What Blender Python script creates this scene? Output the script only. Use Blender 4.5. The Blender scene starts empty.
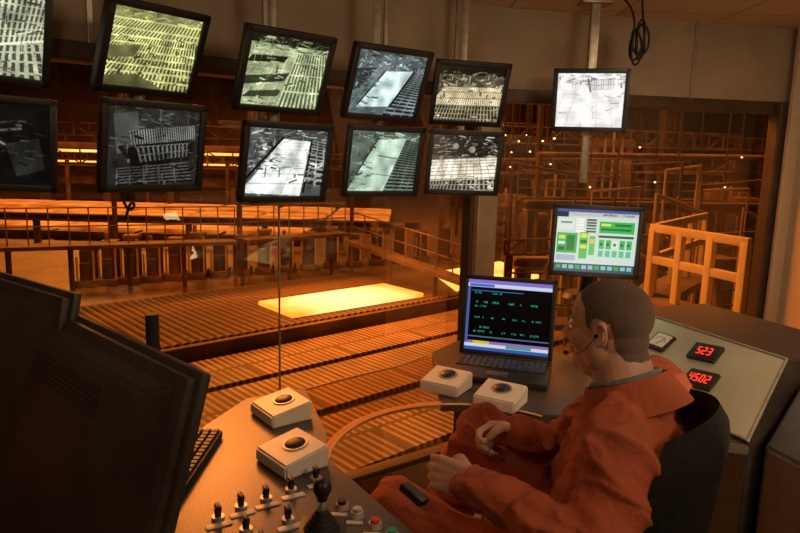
import bpy, bmesh, math, random
import numpy as np
from mathutils import Vector, Matrix, Euler, noise
random.seed(4)
rad=math.radians
scene=bpy.context.scene
try:
    scene.view_settings.view_transform='Standard'
except Exception: pass
COL=scene.collection
# ---------------------------------------------------------------- camera
FPX=650.0
C=Vector((0,0,1.65)); pitch=rad(9.5); roll=rad(1.5)
F=Vector((0,math.cos(pitch),-math.sin(pitch)))
U0=Vector((0,math.sin(pitch),math.cos(pitch))); R0=Vector((1,0,0))
R=R0*math.cos(roll)+U0*math.sin(roll); U=U0*math.cos(roll)-R0*math.sin(roll)
cd=bpy.data.cameras.new('camera'); cam=bpy.data.objects.new('camera',cd); COL.objects.link(cam)
cd.sensor_width=36; cd.lens=FPX*36/800; cd.clip_start=0.05; cd.clip_end=300
m=Matrix.Identity(4)
for i in range(3):
    m[i][0]=R[i]; m[i][1]=U[i]; m[i][2]=-F[i]; m[i][3]=C[i]
cam.matrix_world=m; scene.camera=cam
def ray(px,py): return F+R*((px-400)/FPX)-U*((py-266.5)/FPX)
def G(px,py,z):
    d=ray(px,py); return C+d*((z-C.z)/d.z)
def D(px,py,dep): return C+ray(px,py)*dep
# ---------------------------------------------------------------- materials
MATS={}
def mat(name,col,rough=.5,metal=0,nscale=0,namt=.25,bump=0,emit=0,ecol=None,spec=.5,bscale=None,detail=3):
    if name in MATS: return MATS[name]
    m=bpy.data.materials.new(name); m.use_nodes=True; nt=m.node_tree; b=nt.nodes['Principled BSDF']
    b.inputs['Base Color'].default_value=(*col,1); b.inputs['Roughness'].default_value=rough; b.inputs['Metallic'].default_value=metal
    b.inputs['Specular IOR Level'].default_value=spec
    if nscale:
        tc=nt.nodes.new('ShaderNodeTexCoord'); n=nt.nodes.new('ShaderNodeTexNoise'); n.inputs['Scale'].default_value=nscale; n.inputs['Detail'].default_value=detail
        nt.links.new(tc.outputs['Object'],n.inputs['Vector'])
        r=nt.nodes.new('ShaderNodeValToRGB'); r.color_ramp.elements[0].position=.3; r.color_ramp.elements[1].position=.7
        r.color_ramp.elements[0].color=(*[c*(1-namt) for c in col],1); r.color_ramp.elements[1].color=(*[min(1,c*(1+namt)) for c in col],1)
        nt.links.new(n.outputs['Fac'],r.inputs['Fac']); nt.links.new(r.outputs['Color'],b.inputs['Base Color'])
        if bump:
            n2=nt.nodes.new('ShaderNodeTexNoise'); n2.inputs['Scale'].default_value=bscale or nscale*2
            nt.links.new(tc.outputs['Object'],n2.inputs['Vector'])
            bp=nt.nodes.new('ShaderNodeBump'); bp.inputs['Strength'].default_value=bump; bp.inputs['Distance'].default_value=.01
            nt.links.new(n2.outputs['Fac'],bp.inputs['Height']); nt.links.new(bp.outputs['Normal'],b.inputs['Normal'])
    if emit:
        b.inputs['Emission Color'].default_value=(*(ecol or col),1); b.inputs['Emission Strength'].default_value=emit
    MATS[name]=m; return m
black=mat('black_plastic',(.014,.012,.011),.42,0,60,.2)
black2=mat('dark_plastic_worn',(.034,.023,.017),.45,0,12,.3,.1)
blackg=mat('black_rubber',(.01,.01,.01),.7,0,40,.2)
white=mat('white_painted_metal',(.72,.66,.56),.4,0,15,.06)
steel=mat('brushed_steel',(.6,.55,.46),.35,.6,30,.15)
galv=mat('pole_metal',(.42,.36,.28),.4,.6,25,.2)
beige=mat('beige_panel',(.56,.52,.37),.36,.4,5,.12)
wallm=mat('wall_panel_paint',(.36,.28,.19),.75,0,4,.12)
walll=mat('wall_paint_warm',(.6,.47,.31),.7,0,4,.1)
framem=mat('window_frame_dark',(.09,.055,.03),.5,.2,10,.2)
postm=mat('corner_post_paint',(.40,.31,.20),.45,.3,8,.15)
desk_m=mat('speckled_desk_laminate',(.085,.060,.043),.34,.15,220,.6)
deskdark=mat('dark_desk_side',(.030,.021,.016),.5,0,20,.3)
red=mat('red_button',(.6,.03,.02),.3,0,20,.1)
green=mat('green_button',(.03,.35,.15),.3,0,20,.1)
# ---------------------------------------------------------------- builder
class B:
    def __init__(s): s.bm=bmesh.new()
    def box(s,c,size,rot=None,bev=0,seg=2):
        t=bmesh.new(); r=bmesh.ops.create_cube(t,size=1)
        bmesh.ops.scale(t,vec=Vector(size),verts=t.verts)
        if bev: bmesh.ops.bevel(t,geom=list(t.edges),offset=bev,segments=seg,affect='EDGES',profile=.6)
        M=Matrix.Translation(Vector(c))
        if rot is not None: M=M@(rot.to_4x4() if not isinstance(rot,Euler) else rot.to_matrix().to_4x4())
        t.transform(M); s.merge(t); return s
    def merge(s,t):
        me=bpy.data.meshes.new('t'); t.to_mesh(me); t.free(); s.bm.from_mesh(me); bpy.data.meshes.remove(me)
    def cyl(s,p1,p2,r1,r2=None,seg=20,cap=True):
        p1=Vector(p1);p2=Vector(p2); r2=r1 if r2 is None else r2
        L=(p2-p1).length; t=bmesh.new()
        bmesh.ops.create_cone(t,cap_ends=cap,segments=seg,radius1=r1,radius2=r2,depth=L)
        q=(p2-p1).to_track_quat('Z','Y')
        t.transform(Matrix.Translation((p1+p2)/2)@q.to_matrix().to_4x4()); s.merge(t); return s
    def sph(s,c,r,rot=None,seg=20):
        t=bmesh.new(); bmesh.ops.create_uvsphere(t,u_segments=seg,v_segments=max(8,seg//2+2),radius=1)
        r=(r,r,r) if not hasattr(r,'__len__') else r
        M=Matrix.Translation(Vector(c))
        if rot is not None: M=M@rot.to_4x4()
        t.transform(M@Matrix.Diagonal((*r,1))); s.merge(t); return s
    def cap(s,p1,p2,r1,r2=None,seg=16):
        r2=r1 if r2 is None else r2
        s.sph(p1,r1,seg=seg); s.sph(p2,r2,seg=seg)
        if (Vector(p2)-Vector(p1)).length>1e-4: s.cyl(p1,p2,r1,r2,seg)
        return s
    def chain(s,pts,rs,seg=16):
        for i in range(len(pts)-1): s.cap(pts[i],pts[i+1],rs[i],rs[i+1],seg)
        return s
    def prism(s,poly,z0,z1,bev=0):
        t=bmesh.new(); a=[t.verts.new((p[0],p[1],z0)) for p in poly]
        f=t.faces.new(a); r=bmesh.ops.extrude_face_region(t,geom=[f])
        vs=[v for v in r['geom'] if isinstance(v,bmesh.types.BMVert)]
        bmesh.ops.translate(t,vec=(0,0,z1-z0),verts=vs)
        bmesh.ops.recalc_face_normals(t,faces=t.faces)
        if bev: bmesh.ops.bevel(t,geom=list(t.edges),offset=bev,segments=2,affect='EDGES')
        s.merge(t); return s
    def hull(s,pts,bev=0):
        t=bmesh.new()
        for p in pts: t.verts.new(p)
        bmesh.ops.convex_hull(t,input=t.verts)
        bmesh.ops.dissolve_limit(t,angle_limit=rad(1),verts=t.verts,edges=t.edges)
        if bev: bmesh.ops.bevel(t,geom=list(t.edges),offset=bev,segments=2,affect='EDGES')
        s.merge(t); return s
    def tube(s,pts,r,seg=10):
        for i in range(len(pts)-1):
            s.cyl(pts[i],pts[i+1],r,seg=seg)
            if i: s.sph(pts[i],r,seg=seg)
        return s
    def mesh(s,name):
        me=bpy.data.meshes.new(name); s.bm.to_mesh(me); s.bm.free(); return me
    def obj(s,name,material,parent=None,label=None,cat=None,group=None,kind=None,smooth=True,angle=35):
        me=s.mesh(name); return mkobj(name,me,material,parent,label,cat,group,kind,smooth,angle)
def mkobj(name,me,material,parent=None,label=None,cat=None,group=None,kind=None,smooth=True,angle=35,recenter=True):
    if not isinstance(material,(list,tuple)): material=[material]
    if len(me.materials)==0:
        for q in material: me.materials.append(q)
    if smooth and len(me.polygons):
        me.polygons.foreach_set('use_smooth',[True]*len(me.polygons))
        if angle: me.set_sharp_from_angle(angle=rad(angle))
    o=bpy.data.objects.new(name,me); COL.objects.link(o)
    if parent is not None: o.parent=parent
    elif recenter:
        n=len(me.vertices); co=np.empty(n*3,dtype=np.float32); me.vertices.foreach_get('co',co); co=co.reshape(-1,3)
        c=Vector(((co[:,0].min()+co[:,0].max())/2,(co[:,1].min()+co[:,1].max())/2,co[:,2].min()))
        c=Vector([float(v) for v in c]); me.transform(Matrix.Translation(-c)); o.location=c
    if label: o['label']=label
    if cat: o['category']=cat
    if group: o['group']=group
    if kind: o['kind']=kind
    return o
def root(name,M,label,cat,group=None):
    e=bpy.data.objects.new(name,None); e.empty_display_size=.05; COL.objects.link(e)
    e.matrix_world=M if isinstance(M,Matrix) else Matrix.Translation(Vector(M))
    e['label']=label; e['category']=cat
    if group: e['group']=group
    return e
def struct(b,name,material,smooth=False):
    return b.obj(name,material,None,kind='structure',smooth=smooth)
# ---------------------------------------------------------------- canvas for screens (vertex coloured)
class Canvas:
    def __init__(s,w,h,bg=.3):
        s.w,s.h=w,h; s.a=np.zeros((h,w,3)); s.a[:]=bg
        s.v,s.u=np.mgrid[0:h,0:w]; s.u=(s.u+.5)/w; s.v=(s.v+.5)/h
    def mask(s,poly):
        m=np.ones((s.h,s.w),bool); n=len(poly); ar=sum(poly[i][0]*poly[(i+1)%n][1]-poly[(i+1)%n][0]*poly[i][1] for i in range(n))
        sg=1 if ar>0 else -1
        for i in range(n):
            x0,y0=poly[i]; x1,y1=poly[(i+1)%n]
            m&=sg*((x1-x0)*(s.v-y0)-(y1-y0)*(s.u-x0))>=0
        return m
    def poly(s,p,c): s.a[s.mask(p)]=c; return s
    def rect(s,x,y,w,h,c): return s.poly([(x,y),(x+w,y),(x+w,y+h),(x,y+h)],c)
    def line(s,x0,y0,x1,y1,t,c):
        dx,dy=x1-x0,y1-y0; L=math.hypot(dx,dy)+1e-9
        q=((s.u-x0)*dx+(s.v-y0)*dy)/L; p=abs((s.u-x0)*dy-(s.v-y0)*dx)/L
        s.a[(q>=0)&(q<=L)&(p<=t/2)]=c; return s
    def grid(s,P,nu,nv,c0,c1,lw=.25,lv=.3):
        src=[(0,0),(1,0),(1,1),(0,1)]; A=[];bb=[]
        for (x,y),(X,Y) in zip(P,src):
            A.append([x,y,1,0,0,0,-X*x,-X*y]); bb.append(X); A.append([0,0,0,x,y,1,-Y*x,-Y*y]); bb.append(Y)
        h=np.linalg.solve(np.array(A,float),np.array(bb,float)); w=h[6]*s.u+h[7]*s.v+1
        a=(h[0]*s.u+h[1]*s.v+h[2])/w; b=(h[3]*s.u+h[4]*s.v+h[5])/w
        m=(a>=0)&(a<=1)&(b>=0)&(b<=1)
        st=np.zeros_like(m)
        if nu: st|=((a*nu)%1)<lw
        if nv: st|=((b*nv)%1)<lv
        s.a[m&st]=c0
        if c1 is not None: s.a[m&~st]=c1
        return s
    def clutter(s,x,y,w,h,n,lo,hi,seed,sz=.08,ang=None):
        r=np.random.RandomState(seed)
        for i in range(int(n*1.5)):
            cx,cy=x+w*r.rand(),y+h*r.rand(); a=(ang if ang is not None else 0)+r.choice([0,math.pi/2,.3,-.4])
            L=sz*(.3+1.3*r.rand()); s.line(cx,cy,min(1,cx+L*math.cos(a)),cy+L*math.sin(a),.006+.024*r.rand()**2,lo+(hi-lo)*r.rand())
        return s
    def ell(s,x,y,rx,ry,c): s.a[((s.u-x)/rx)**2+((s.v-y)/ry)**2<1]=c; return s
    def noise(s,amt,seed=0):
        r=np.random.RandomState(seed); n=r.rand(s.h,s.w)-.5; s.a*= (1+amt*n)[...,None]
        lo=r.rand(9,12); 
        yi=np.linspace(0,7.99,s.h); xi=np.linspace(0,10.99,s.w)
        y0=yi.astype(int);x0=xi.astype(int);fy=(yi-y0)[:,None];fx=(xi-x0)[None]
        L=lo[y0][:,x0]*(1-fy)*(1-fx)+lo[y0+1][:,x0]*fy*(1-fx)+lo[y0][:,x0+1]*(1-fy)*fx+lo[y0+1][:,x0+1]*fy*fx
        s.a*=(1+amt*2.2*(L-.5))[...,None]
        k=s.a.copy(); k[1:]+=s.a[:-1]; k[:-1]+=s.a[1:]; k[:,1:]+=s.a[:,:-1]; k[:,:-1]+=s.a[:,1:]
        s.a[1:-1,1:-1]=(k/5)[1:-1,1:-1]*.6+s.a[1:-1,1:-1]*.4
        return s
    def tint(s,t): s.a*=np.array(t); return s
    def glyphs(s,x,y,n,cw,ch,c,seed=0):
        r=np.random.RandomState(seed)
        for i in range(n):
            if r.rand()<.2: continue
            for a in range(3):
                for b in range(4):
                    if r.rand()<.6: s.rect(x+i*cw+a*cw*.27,y+b*ch*.25,cw*.27,ch*.25,c)
        return s
def emitmat():
    m=bpy.data.materials.new('screen_picture'); m.use_nodes=True; nt=m.node_tree; nt.nodes.clear()
    o=nt.nodes.new('ShaderNodeOutputMaterial'); a=nt.nodes.new('ShaderNodeVertexColor'); a.layer_name='Col'
    e=nt.nodes.new('ShaderNodeEmission'); e.inputs['Strength'].default_value=1.05
    g=nt.nodes.new('ShaderNodeBsdfGlossy'); g.inputs['Roughness'].default_value=.25; g.inputs['Color'].default_value=(.03,.03,.03,1)
    ad=nt.nodes.new('ShaderNodeAddShader')
    nt.links.new(a.outputs['Color'],e.inputs['Color']); nt.links.new(e.outputs[0],ad.inputs[0]); nt.links.new(g.outputs[0],ad.inputs[1]); nt.links.new(ad.outputs[0],o.inputs['Surface'])
    return m
SCR=emitmat()
def screen_mesh(name,cv,x0,x1,z0,z1,y):
    w,h=cv.w,cv.h
    xs=np.linspace(x0,x1,w+1); zs=np.linspace(z1,z0,h+1)
    X,Z=np.meshgrid(xs,zs); co=np.stack([X,np.full_like(X,y),Z],-1).reshape(-1,3)
    i=np.arange(h)[:,None]*(w+1)+np.arange(w)[None]
    f=np.stack([i,i+w+1,i+w+2,i+1],-1).reshape(-1,4)
    me=bpy.data.meshes.new(name); me.from_pydata(co.tolist(),[],f.tolist())
    ca=me.color_attributes.new('Col','FLOAT_COLOR','CORNER')
    lin=np.clip(cv.a,0,1)**2.2
    c4=np.ones((h*w,4,4),dtype=np.float32); c4[:,:,:3]=lin.reshape(-1,1,3)
    ca.data.foreach_set('color',c4.ravel()); me.materials.append(SCR)
    return me
# ---------------------------------------------------------------- pose estimation
def Rm(yaw,tilt,rl): return Matrix.Rotation(yaw,3,'Z')@Matrix.Rotation(tilt,3,'X')@Matrix.Rotation(rl,3,'Y')
def proj(p):
    v=p-C; d=v.dot(F); return 400+FPX*v.dot(R)/d, 266.5-FPX*v.dot(U)/d
def pnp(q,w,h,pr,wt=25):
    hpx=math.hypot(q[3][0]-q[0][0],q[3][1]-q[0][1])
    dep=FPX*h/hpx; cx=sum(a[0] for a in q)/4; cy=sum(a[1] for a in q)/4
    p0=D(cx,cy,dep); x=np.array([p0.x,p0.y,p0.z,pr[0],pr[1],0.0])
    def res(x):
        Rr=Rm(x[3],x[4],x[5]); c=Vector(x[:3]); o=[]
        for (sx,sz),t in zip([(-1,1),(1,1),(1,-1),(-1,-1)],q):
            u,v=proj(c+Rr@Vector((sx*w/2,0,sz*h/2))); o+= [u-t[0],v-t[1]]
        o+=[wt*(x[3]-pr[0]),wt*(x[4]-pr[1]),120*x[5]]
        return np.array(o)
    lam=1.0; r=res(x); 
    for it in range(60):
        J=np.zeros((len(r),6))
        for k in range(6):
            y=x.copy(); y[k]+=1e-4; J[:,k]=(res(y)-r)/1e-4
        A=J.T@J; dx=-np.linalg.solve(A+lam*np.diag(np.diag(A)),J.T@r)
        r2=res(x+dx)
        if r2@r2<r@r: x=x+dx; r=r2; lam*=.4
        else: lam*=3
    return Matrix.Translation(Vector(x[:3]))@Rm(x[3],x[4],x[5]).to_4x4(), x
# ================================================================= ROOM SHELL
ZC=2.45; ZT=1.97; FL=0.0
cor=Vector((.45,3.62)); La=Vector((-2.3,1.62)); Rb=Vector((2.32,4.0)); Rc=Vector((2.5,-1.5)); Ld=Vector((-2.6,-1.5))
def wallseg(name,a,b,z0,z1,th,material,outward):
    d=(b-a).normalized(); n=Vector((-d.y,d.x))*outward
    pl=[a,b,b+n*th,a+n*th]
    return struct(B().prism([(p.x,p.y) for p in pl],z0,z1),name,material)
wallseg('wall_front_left',La,cor,ZT+.06,ZC,.12,wallm,1)
wallseg('wall_front_right',cor,Rb,ZT+.06,ZC,.12,wallm,1)
wallseg('wall_right',Rb,Rc,FL,ZC,.1,walll,1)
wallseg('wall_left',La,Ld,FL,ZC,.1,wallm,-1)
wallseg('wall_back',Rc,Ld,FL,ZC,.1,wallm,1)
allp=[La,cor,Rb,Rc,Ld]
flm=mat('floor_vinyl',(.06,.045,.035),.6,0,8,.3)
inner=[Vector((1.0,2.9)),Vector((.45,1.95)),Vector((-.45,1.5)),Vector((-1.6,1.05))]
struct(B().prism([(p.x,p.y) for p in [Ld,Rc,Rb,cor]+inner+[La]],-.15,0),'floor',flm)
cm=bpy.data.materials.new('ceiling_tiles'); cm.use_nodes=True; nt=cm.node_tree; b=nt.nodes['Principled BSDF']; b.inputs['Roughness'].default_value=.8
tc=nt.nodes.new('ShaderNodeTexCoord'); br=nt.nodes.new('ShaderNodeTexBrick'); br.offset=0; br.inputs['Scale'].default_value=1
br.inputs['Brick Width'].default_value=.6; br.inputs['Row Height'].default_value=.6; br.inputs['Mortar Size'].default_value=.006
br.inputs['Color1'].default_value=(.66,.5,.32,1); br.inputs['Color2'].default_value=(.62,.47,.30,1); br.inputs['Mortar'].default_value=(.35,.25,.15,1)
nt.links.new(tc.outputs['Object'],br.inputs['Vector']); nt.links.new(br.outputs['Color'],b.inputs['Base Color'])
struct(B().prism([(p.x,p.y) for p in allp],ZC,ZC+.1),'ceiling',cm)
def strip(t,a,b,z0,z1,off=.012,w=.02,name='trim_1'):
    d=(b-a).normalized(); n=Vector((d.y,-d.x)); p=a+(b-a)*t+n*off*.5
    ang=math.atan2(d.y,d.x)
    return struct(B().box((p.x,p.y,(z0+z1)/2),(w,off,z1-z0),Euler((0,0,ang)),.002),name,galv)
k=1
for t in (.2,.42,.62,.8,.93): strip(t,La,cor,ZT+.06,ZC,name='trim_%d'%k); k+=1
for t in (.3,.64): strip(t,cor,Rb,ZT+.06,ZC,name='trim_%d'%k); k+=1
def glassmat(name,tint,gl,rough=.02):
    m=bpy.data.materials.new(name); m.use_nodes=True; nt=m.node_tree; nt.nodes.clear()
    o=nt.nodes.new('ShaderNodeOutputMaterial'); t=nt.nodes.new('ShaderNodeBsdfTransparent'); t.inputs[0].default_value=(*tint,1)
    g=nt.nodes.new('ShaderNodeBsdfGlossy'); g.inputs['Roughness'].default_value=rough; g.inputs[0].default_value=(1,.9,.75,1)
    fr=nt.nodes.new('ShaderNodeFresnel'); fr.inputs['IOR'].default_value=gl; mx=nt.nodes.new('ShaderNodeMixShader')
    nt.links.new(fr.outputs[0],mx.inputs[0]); nt.links.new(t.outputs[0],mx.inputs[1]); nt.links.new(g.outputs[0],mx.inputs[2]); nt.links.new(mx.outputs[0],o.inputs['Surface'])
    return m
gm=glassmat('tinted_window_glass',(1,.72,.43),1.9)
def window(name,a,b,z0,z1,name2):
    d=(b-a).normalized(); n=Vector((-d.y,d.x)); o=.05
    bb=B(); t=bb.bm
    p=[a+n*o,b+n*o]
    vs=[t.verts.new((p[0].x,p[0].y,z0)),t.verts.new((p[1].x,p[1].y,z0)),t.verts.new((p[1].x,p[1].y,z1)),t.verts.new((p[0].x,p[0].y,z1))]
    t.faces.new(vs)
    bb.obj(name,gm,None,kind='structure',smooth=False)
    ang=math.atan2(d.y,d.x); L=(b-a).length; c=(a+b)/2+n*.05
    f=B(); 
    f.box((c.x,c.y,z1+.03),(L,.11,.07),Euler((0,0,ang)),.006)
    f.box((c.x,c.y,z0-.02),(L,.08,.04),Euler((0,0,ang)),.006)
    f.obj(name2,framem,None,kind='structure')
window('window_1',La,cor,.0,ZT,'trim_20')
window('window_2',cor,Rb,.0,ZT,'trim_21')
bb=B(); bb.bm.faces.new([bb.bm.verts.new((p.x,p.y,-.02)) for p in [La,cor]+inner]); bb.obj('window_3',gm,None,kind='structure',smooth=False)
def joint(px,name,w,mm,a=La,b=cor):
    d=ray(px,266); n=Vector((-(b-a).y,(b-a).x)); t=n.dot(a)/ (n.x*d.x+n.y*d.y); p=Vector((d.x*t,d.y*t))
    dd=(b-a).normalized(); nn=Vector((-dd.y,dd.x))*.05
    struct(B().box((p.x+nn.x,p.y+nn.y,(ZT)/2),(w,.012,ZT),Euler((0,0,math.atan2(dd.y,dd.x)))),name,mm)
joint(284,'trim_22',.005,galv)
struct(B().box((cor.x+.0,cor.y-.02,(ZT+.06)/2),(.13,.10,ZT+.06),Euler((0,0,.45)),.012),'trim_23',postm)
struct(B().box((cor.x-.085,cor.y-.07,(ZT+.06)/2),(.035,.06,ZT+.06),Euler((0,0,.8)),.006),'trim_24',framem)
struct(B().box((Rb.x-.07,Rb.y-.02,(ZT+.06)/2),(.10,.09,ZT+.06),Euler((0,0,.21)),.01),'trim_25',framem)
struct(B().box((Rb.x-.02,Rb.y-.09,ZC/2),(.10,.03,ZC),Euler((0,0,.21)),.004),'trim_26',walll)

# ================================================================= MONITORS
MW,MH=.37,.308
def cctv(i):
    c=Canvas(190,146,.3)
    if i==0:
        c.a[:]=.42; c.grid([(-.2,0),(1.1,0),(1,.5),(-.1,.8)],20,6,.72,.28,.5,.15); c.grid([(-.1,.8),(1.1,.5),(1.3,1.1),(-.3,1.1)],30,4,.66,.25,.5,.2); c.line(0,.82,1,.5,.03,.85); c.clutter(0,0,1,1,90,.2,.8,1); c.tint((1,1.02,.85))
    if i==1:
        c.a[:]=.5; c.clutter(0,0,1,.3,70,.3,.85,2); c.grid([(.0,.14),(1.05,.1),(1.0,.36),(-.2,.38)],28,2,.82,.33,.5,.2)
        c.grid([(.1,.34),(1.05,.30),(1.1,.62),(-.1,.66)],32,3,.88,.25,.5,.16); c.grid([(-.1,.62),(1.1,.58),(1.2,1.0),(-.4,1.05)],30,2,.8,.28,.45,.14)
        for k in range(4): c.line(0,.37+.17*k,1,.30+.2*k,.02,.88)
        c.clutter(0,.3,1,.7,110,.15,.75,3,.06); c.poly([(.0,.5),(.35,.44),(.3,.6),(0,.66)],.4); c.poly([(0,.88),(.35,.82),(.7,1),(0,1)],.35); c.tint((1,1,.64))
    if i==2:
        c.a[:]=.72; c.rect(0,0,1,.12,.12); c.clutter(0,.02,1,.18,60,.1,.7,4,.1); c.grid([(-.2,.2),(.6,.2),(.5,1.1),(-1,1.1)],8,9,.82,.66,.1,.1)
        c.poly([(.05,.3),(.5,.27),(.45,.36),(0,.4)],.15); c.poly([(.0,.6),(.55,.5),(.5,.62),(0,.72)],.22); c.poly([(.1,.8),(.5,.75),(.45,.85),(0,.9)],.25)
        c.grid([(.6,.2),(1.05,.18),(1.3,1.1),(.45,1.1)],14,4,.85,.38,.4,.1); c.clutter(0,.15,1,.85,70,.25,.9,5,.08); c.tint((.94,1,.76))
    if i==3:
        c.a[:]=.38; c.clutter(0,0,1,.3,80,.12,.8,6,.08,.25); c.grid([(.0,.35),(.4,.22),(.15,1.1),(-.5,1.1)],4,7,.52,.40,.1,.1)
        c.poly([(.42,.3),(.85,.25),(.6,.85),(.1,.9)],.9); c.grid([(.86,.25),(1.2,.3),(1.2,1.1),(.45,1.1)],5,20,.55,.15,.1,.45); c.poly([(0,.3),(.3,.25),(.1,.6),(0,.65)],.2)
        c.line(.42,.3,.1,.9,.02,.08); c.line(.85,.25,.6,.85,.025,.08); c.clutter(0,.3,.35,.7,35,.2,.65,7,.07); c.tint((.9,1,1))
    if i==4:
        c.a[:]=.3; c.rect(0,0,1,.16,.08); c.clutter(0,.1,1,.28,90,.06,.9,8,.08); c.grid([(.1,.38),(.95,.35),(1.1,.68),(-.1,.75)],34,3,.5,.95,.3,.12)
        c.grid([(-.1,.72),(1.1,.68),(1.2,1.05),(-.2,1.05)],26,4,.6,.15,.4,.2); c.clutter(0,.3,1,.7,50,.25,1,9,.06); c.tint((1,.93,.74))
    if i==5:
        c.a[:]=.07; c.poly([(.05,.45),(.45,.3),(.6,.5),(.3,.8)],.12); c.line(.35,.35,.75,.6,.03,.4); c.line(.5,.35,.75,.3,.03,.3); c.poly([(.6,.5),(.9,.4),(.95,.8),(.7,.9)],.15); c.clutter(.1,.2,.8,.6,60,.05,.3,10); c.tint((1,1,.95))
    if i==6:
        c.a[:]=.15; c.clutter(0,0,1,.3,60,.1,.36,11,.1); c.poly([(.05,.1),(.3,.05),(.35,.5),(.1,.6)],.28); c.grid([(.22,.30),(.95,.18),(.97,.36),(.25,.5)],28,0,.5,.12,.5)
        c.poly([(.1,.5),(.95,.38),(.9,.65),(.3,.8)],.08); c.grid([(.3,.5),(.9,.42),(.9,.6),(.35,.7)],12,2,.4,.1,.35,.1); c.grid([(.1,.78),(.9,.68),(.95,.95),(.1,1)],5,6,.32,.08,.1,.4); c.clutter(0,.3,1,.7,60,.06,.42,12,.07); c.tint((1,1,.95))
    if i==7:
        c.a[:]=.32; c.clutter(0,0,1,.25,80,.06,.8,13,.09); c.poly([(.42,.15),(.78,.17),(.72,1),(-.05,.95)],.96); c.grid([(.42,.2),(.78,.2),(.72,1),(-.1,1)],3,8,.74,None,.05,.1)
        c.grid([(.8,.15),(1.1,.2),(1.3,.9),(.75,.8)],4,11,.6,.14,.2,.4); c.clutter(0,.2,.35,.4,60,.12,.95,14,.07); c.clutter(.2,.2,.6,.6,16,.25,.7,15,.1)
        c.line(.43,.12,0,.75,.03,.08); c.line(.8,.14,.76,.95,.025,.08); c.clutter(.75,.2,.25,.7,35,.06,.95,16,.06); c.tint((.97,1,.97))
    if i==8:
        c.a[:]=.35; c.clutter(0,0,1,.2,60,.15,.85,17,.09); c.poly([(.35,.15),(.8,.1),(.55,1),(0,1)],.8); c.poly([(0,.1),(.35,.12),(.1,.6),(0,.7)],.45); c.grid([(.8,.12),(1.2,.2),(1.2,1.1),(.5,1.1)],6,22,.46,.12,.08,.45)
        c.line(.38,.12,.05,.85,.02,.15); c.line(.4,.4,.72,.45,.02,.45); c.line(.3,.7,.62,.74,.015,.5); c.clutter(0,.15,.3,.8,40,.15,.75,18,.07); c.tint((.88,1,.9))
    if i==9:
        c.a[:]=.3; c.rect(0,0,1,.38,.10); c.clutter(0,.0,1,.4,90,.05,.75,19,.08); c.ell(.6,.25,.05,.06,.55); c.ell(.35,.2,.045,.055,.5)
        c.grid([(.0,.46),(1,.36),(1.2,.8),(-.2,.92)],11,7,.5,.96,.08,.2); c.grid([(-.1,.85),(1.1,.75),(1.2,1.1),(-.2,1.1)],22,3,.55,.15,.35,.2); c.clutter(0,.35,1,.6,40,.3,1,20,.07); c.tint((1,.95,.85))
    if i==10:
        c.a[:]=.96; c.clutter(0,.0,1,.22,50,.5,.85,21,.1); c.grid([(.5,.12),(.85,.1),(.85,.3),(.5,.32)],14,2,.55,.9,.3,.1); c.line(.45,.1,.5,.35,.03,.5)
        c.grid([(-.2,.4),(1.1,.36),(1.4,1.1),(-.6,1.1)],8,7,.84,None,.05,.08); c.clutter(0,.3,1,.5,24,.7,.9,22,.1); c.tint((1,.98,.97)); return c.noise(.12,i)
    return c.noise(.26,i)
monlabels=["black framed flat monitor showing grey roller table camera view","black framed flat monitor with yellowish camera view of rollers","black framed flat monitor with pale greenish camera view of bed","black framed flat monitor showing pale slab between dark rails","black framed flat monitor with sepia camera view of bars",
"black framed flat monitor with nearly dark camera picture","black framed flat monitor showing dim grey toothed machine","black framed flat monitor with bright white diagonal conveyor view","black framed flat monitor showing wide grey slab on rollers","black framed flat monitor with sepia view of bright conveyor bed","black framed flat monitor with overexposed white camera picture, hanging alone"]
quads=[[(-74,-34),(60,-14),(38,90),(-92,78)],[(115,-3),(212,13),(190,100),(92,93)],[(250,25),(340,38),(318,116),(232,110)],[(357,42),(437,55),(416,123),(341,117)],[(438,60),(514,67),(502,127),(425,122)],
[(-70,84),(61,94),(48,192),(-80,198)],[(107,96),(207,104),(200,192),(98,196)],[(248,120),(336,126),(324,201),(236,204)],[(350,125),(428,129),(417,195),(340,197)],[(431,129),(507,135),(498,195),(421,193)],
[(553,69),(633,70),(627,132),(549,129)]]
def monitor_parts(e,cv,w=MW,h=MH,bz=.024,depth=.04,hump=True):
    f=B()
    f.box((0,.012,h/2-bz/2),(w,.024,bz),bev=.004); f.box((0,.012,-h/2+bz/2),(w,.024,bz),bev=.004)
    f.box((-w/2+bz/2,.012,0),(bz,.024,h),bev=.004); f.box((w/2-bz/2,.012,0),(bz,.024,h),bev=.004)
    f.obj('bezel',black,e)
    g=B().box((0,.034,0),(w-.01,.03,h-.01),bev=.008)
    if hump: g.box((0,depth+.012,0),(w*.55,.04,h*.6),bev=.012)
    g.obj('housing',black,e)
    me=screen_mesh('screen',cv,-w/2+bz-.001,w/2-bz+.001,-h/2+bz-.001,h/2-bz+.001,.010)
    mkobj('screen',me,SCR,e,smooth=False)
MON=[]
for i,q in enumerate(quads):
    pr=(rad(33),rad(14)) if i<5 else (rad(28),rad(4))
    if i in(4,9): pr=(rad(12),pr[1])
    if i==10: pr=(rad(-12),rad(4))
    M,x=pnp(q,MW,MH,pr,400 if i in(0,5) else 25)
    e=root('monitor',M,monlabels[i],'monitor','camera monitors under the ceiling' if i<10 else None)
    monitor_parts(e,cctv(i)); MON.append((e,M))
    B().box((0,.078,0),(.1,.015,.1),bev=.004).box((0,.095,0),(.05,.03,.04),bev=.004).obj('mounting_bracket',galv,e)
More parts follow.
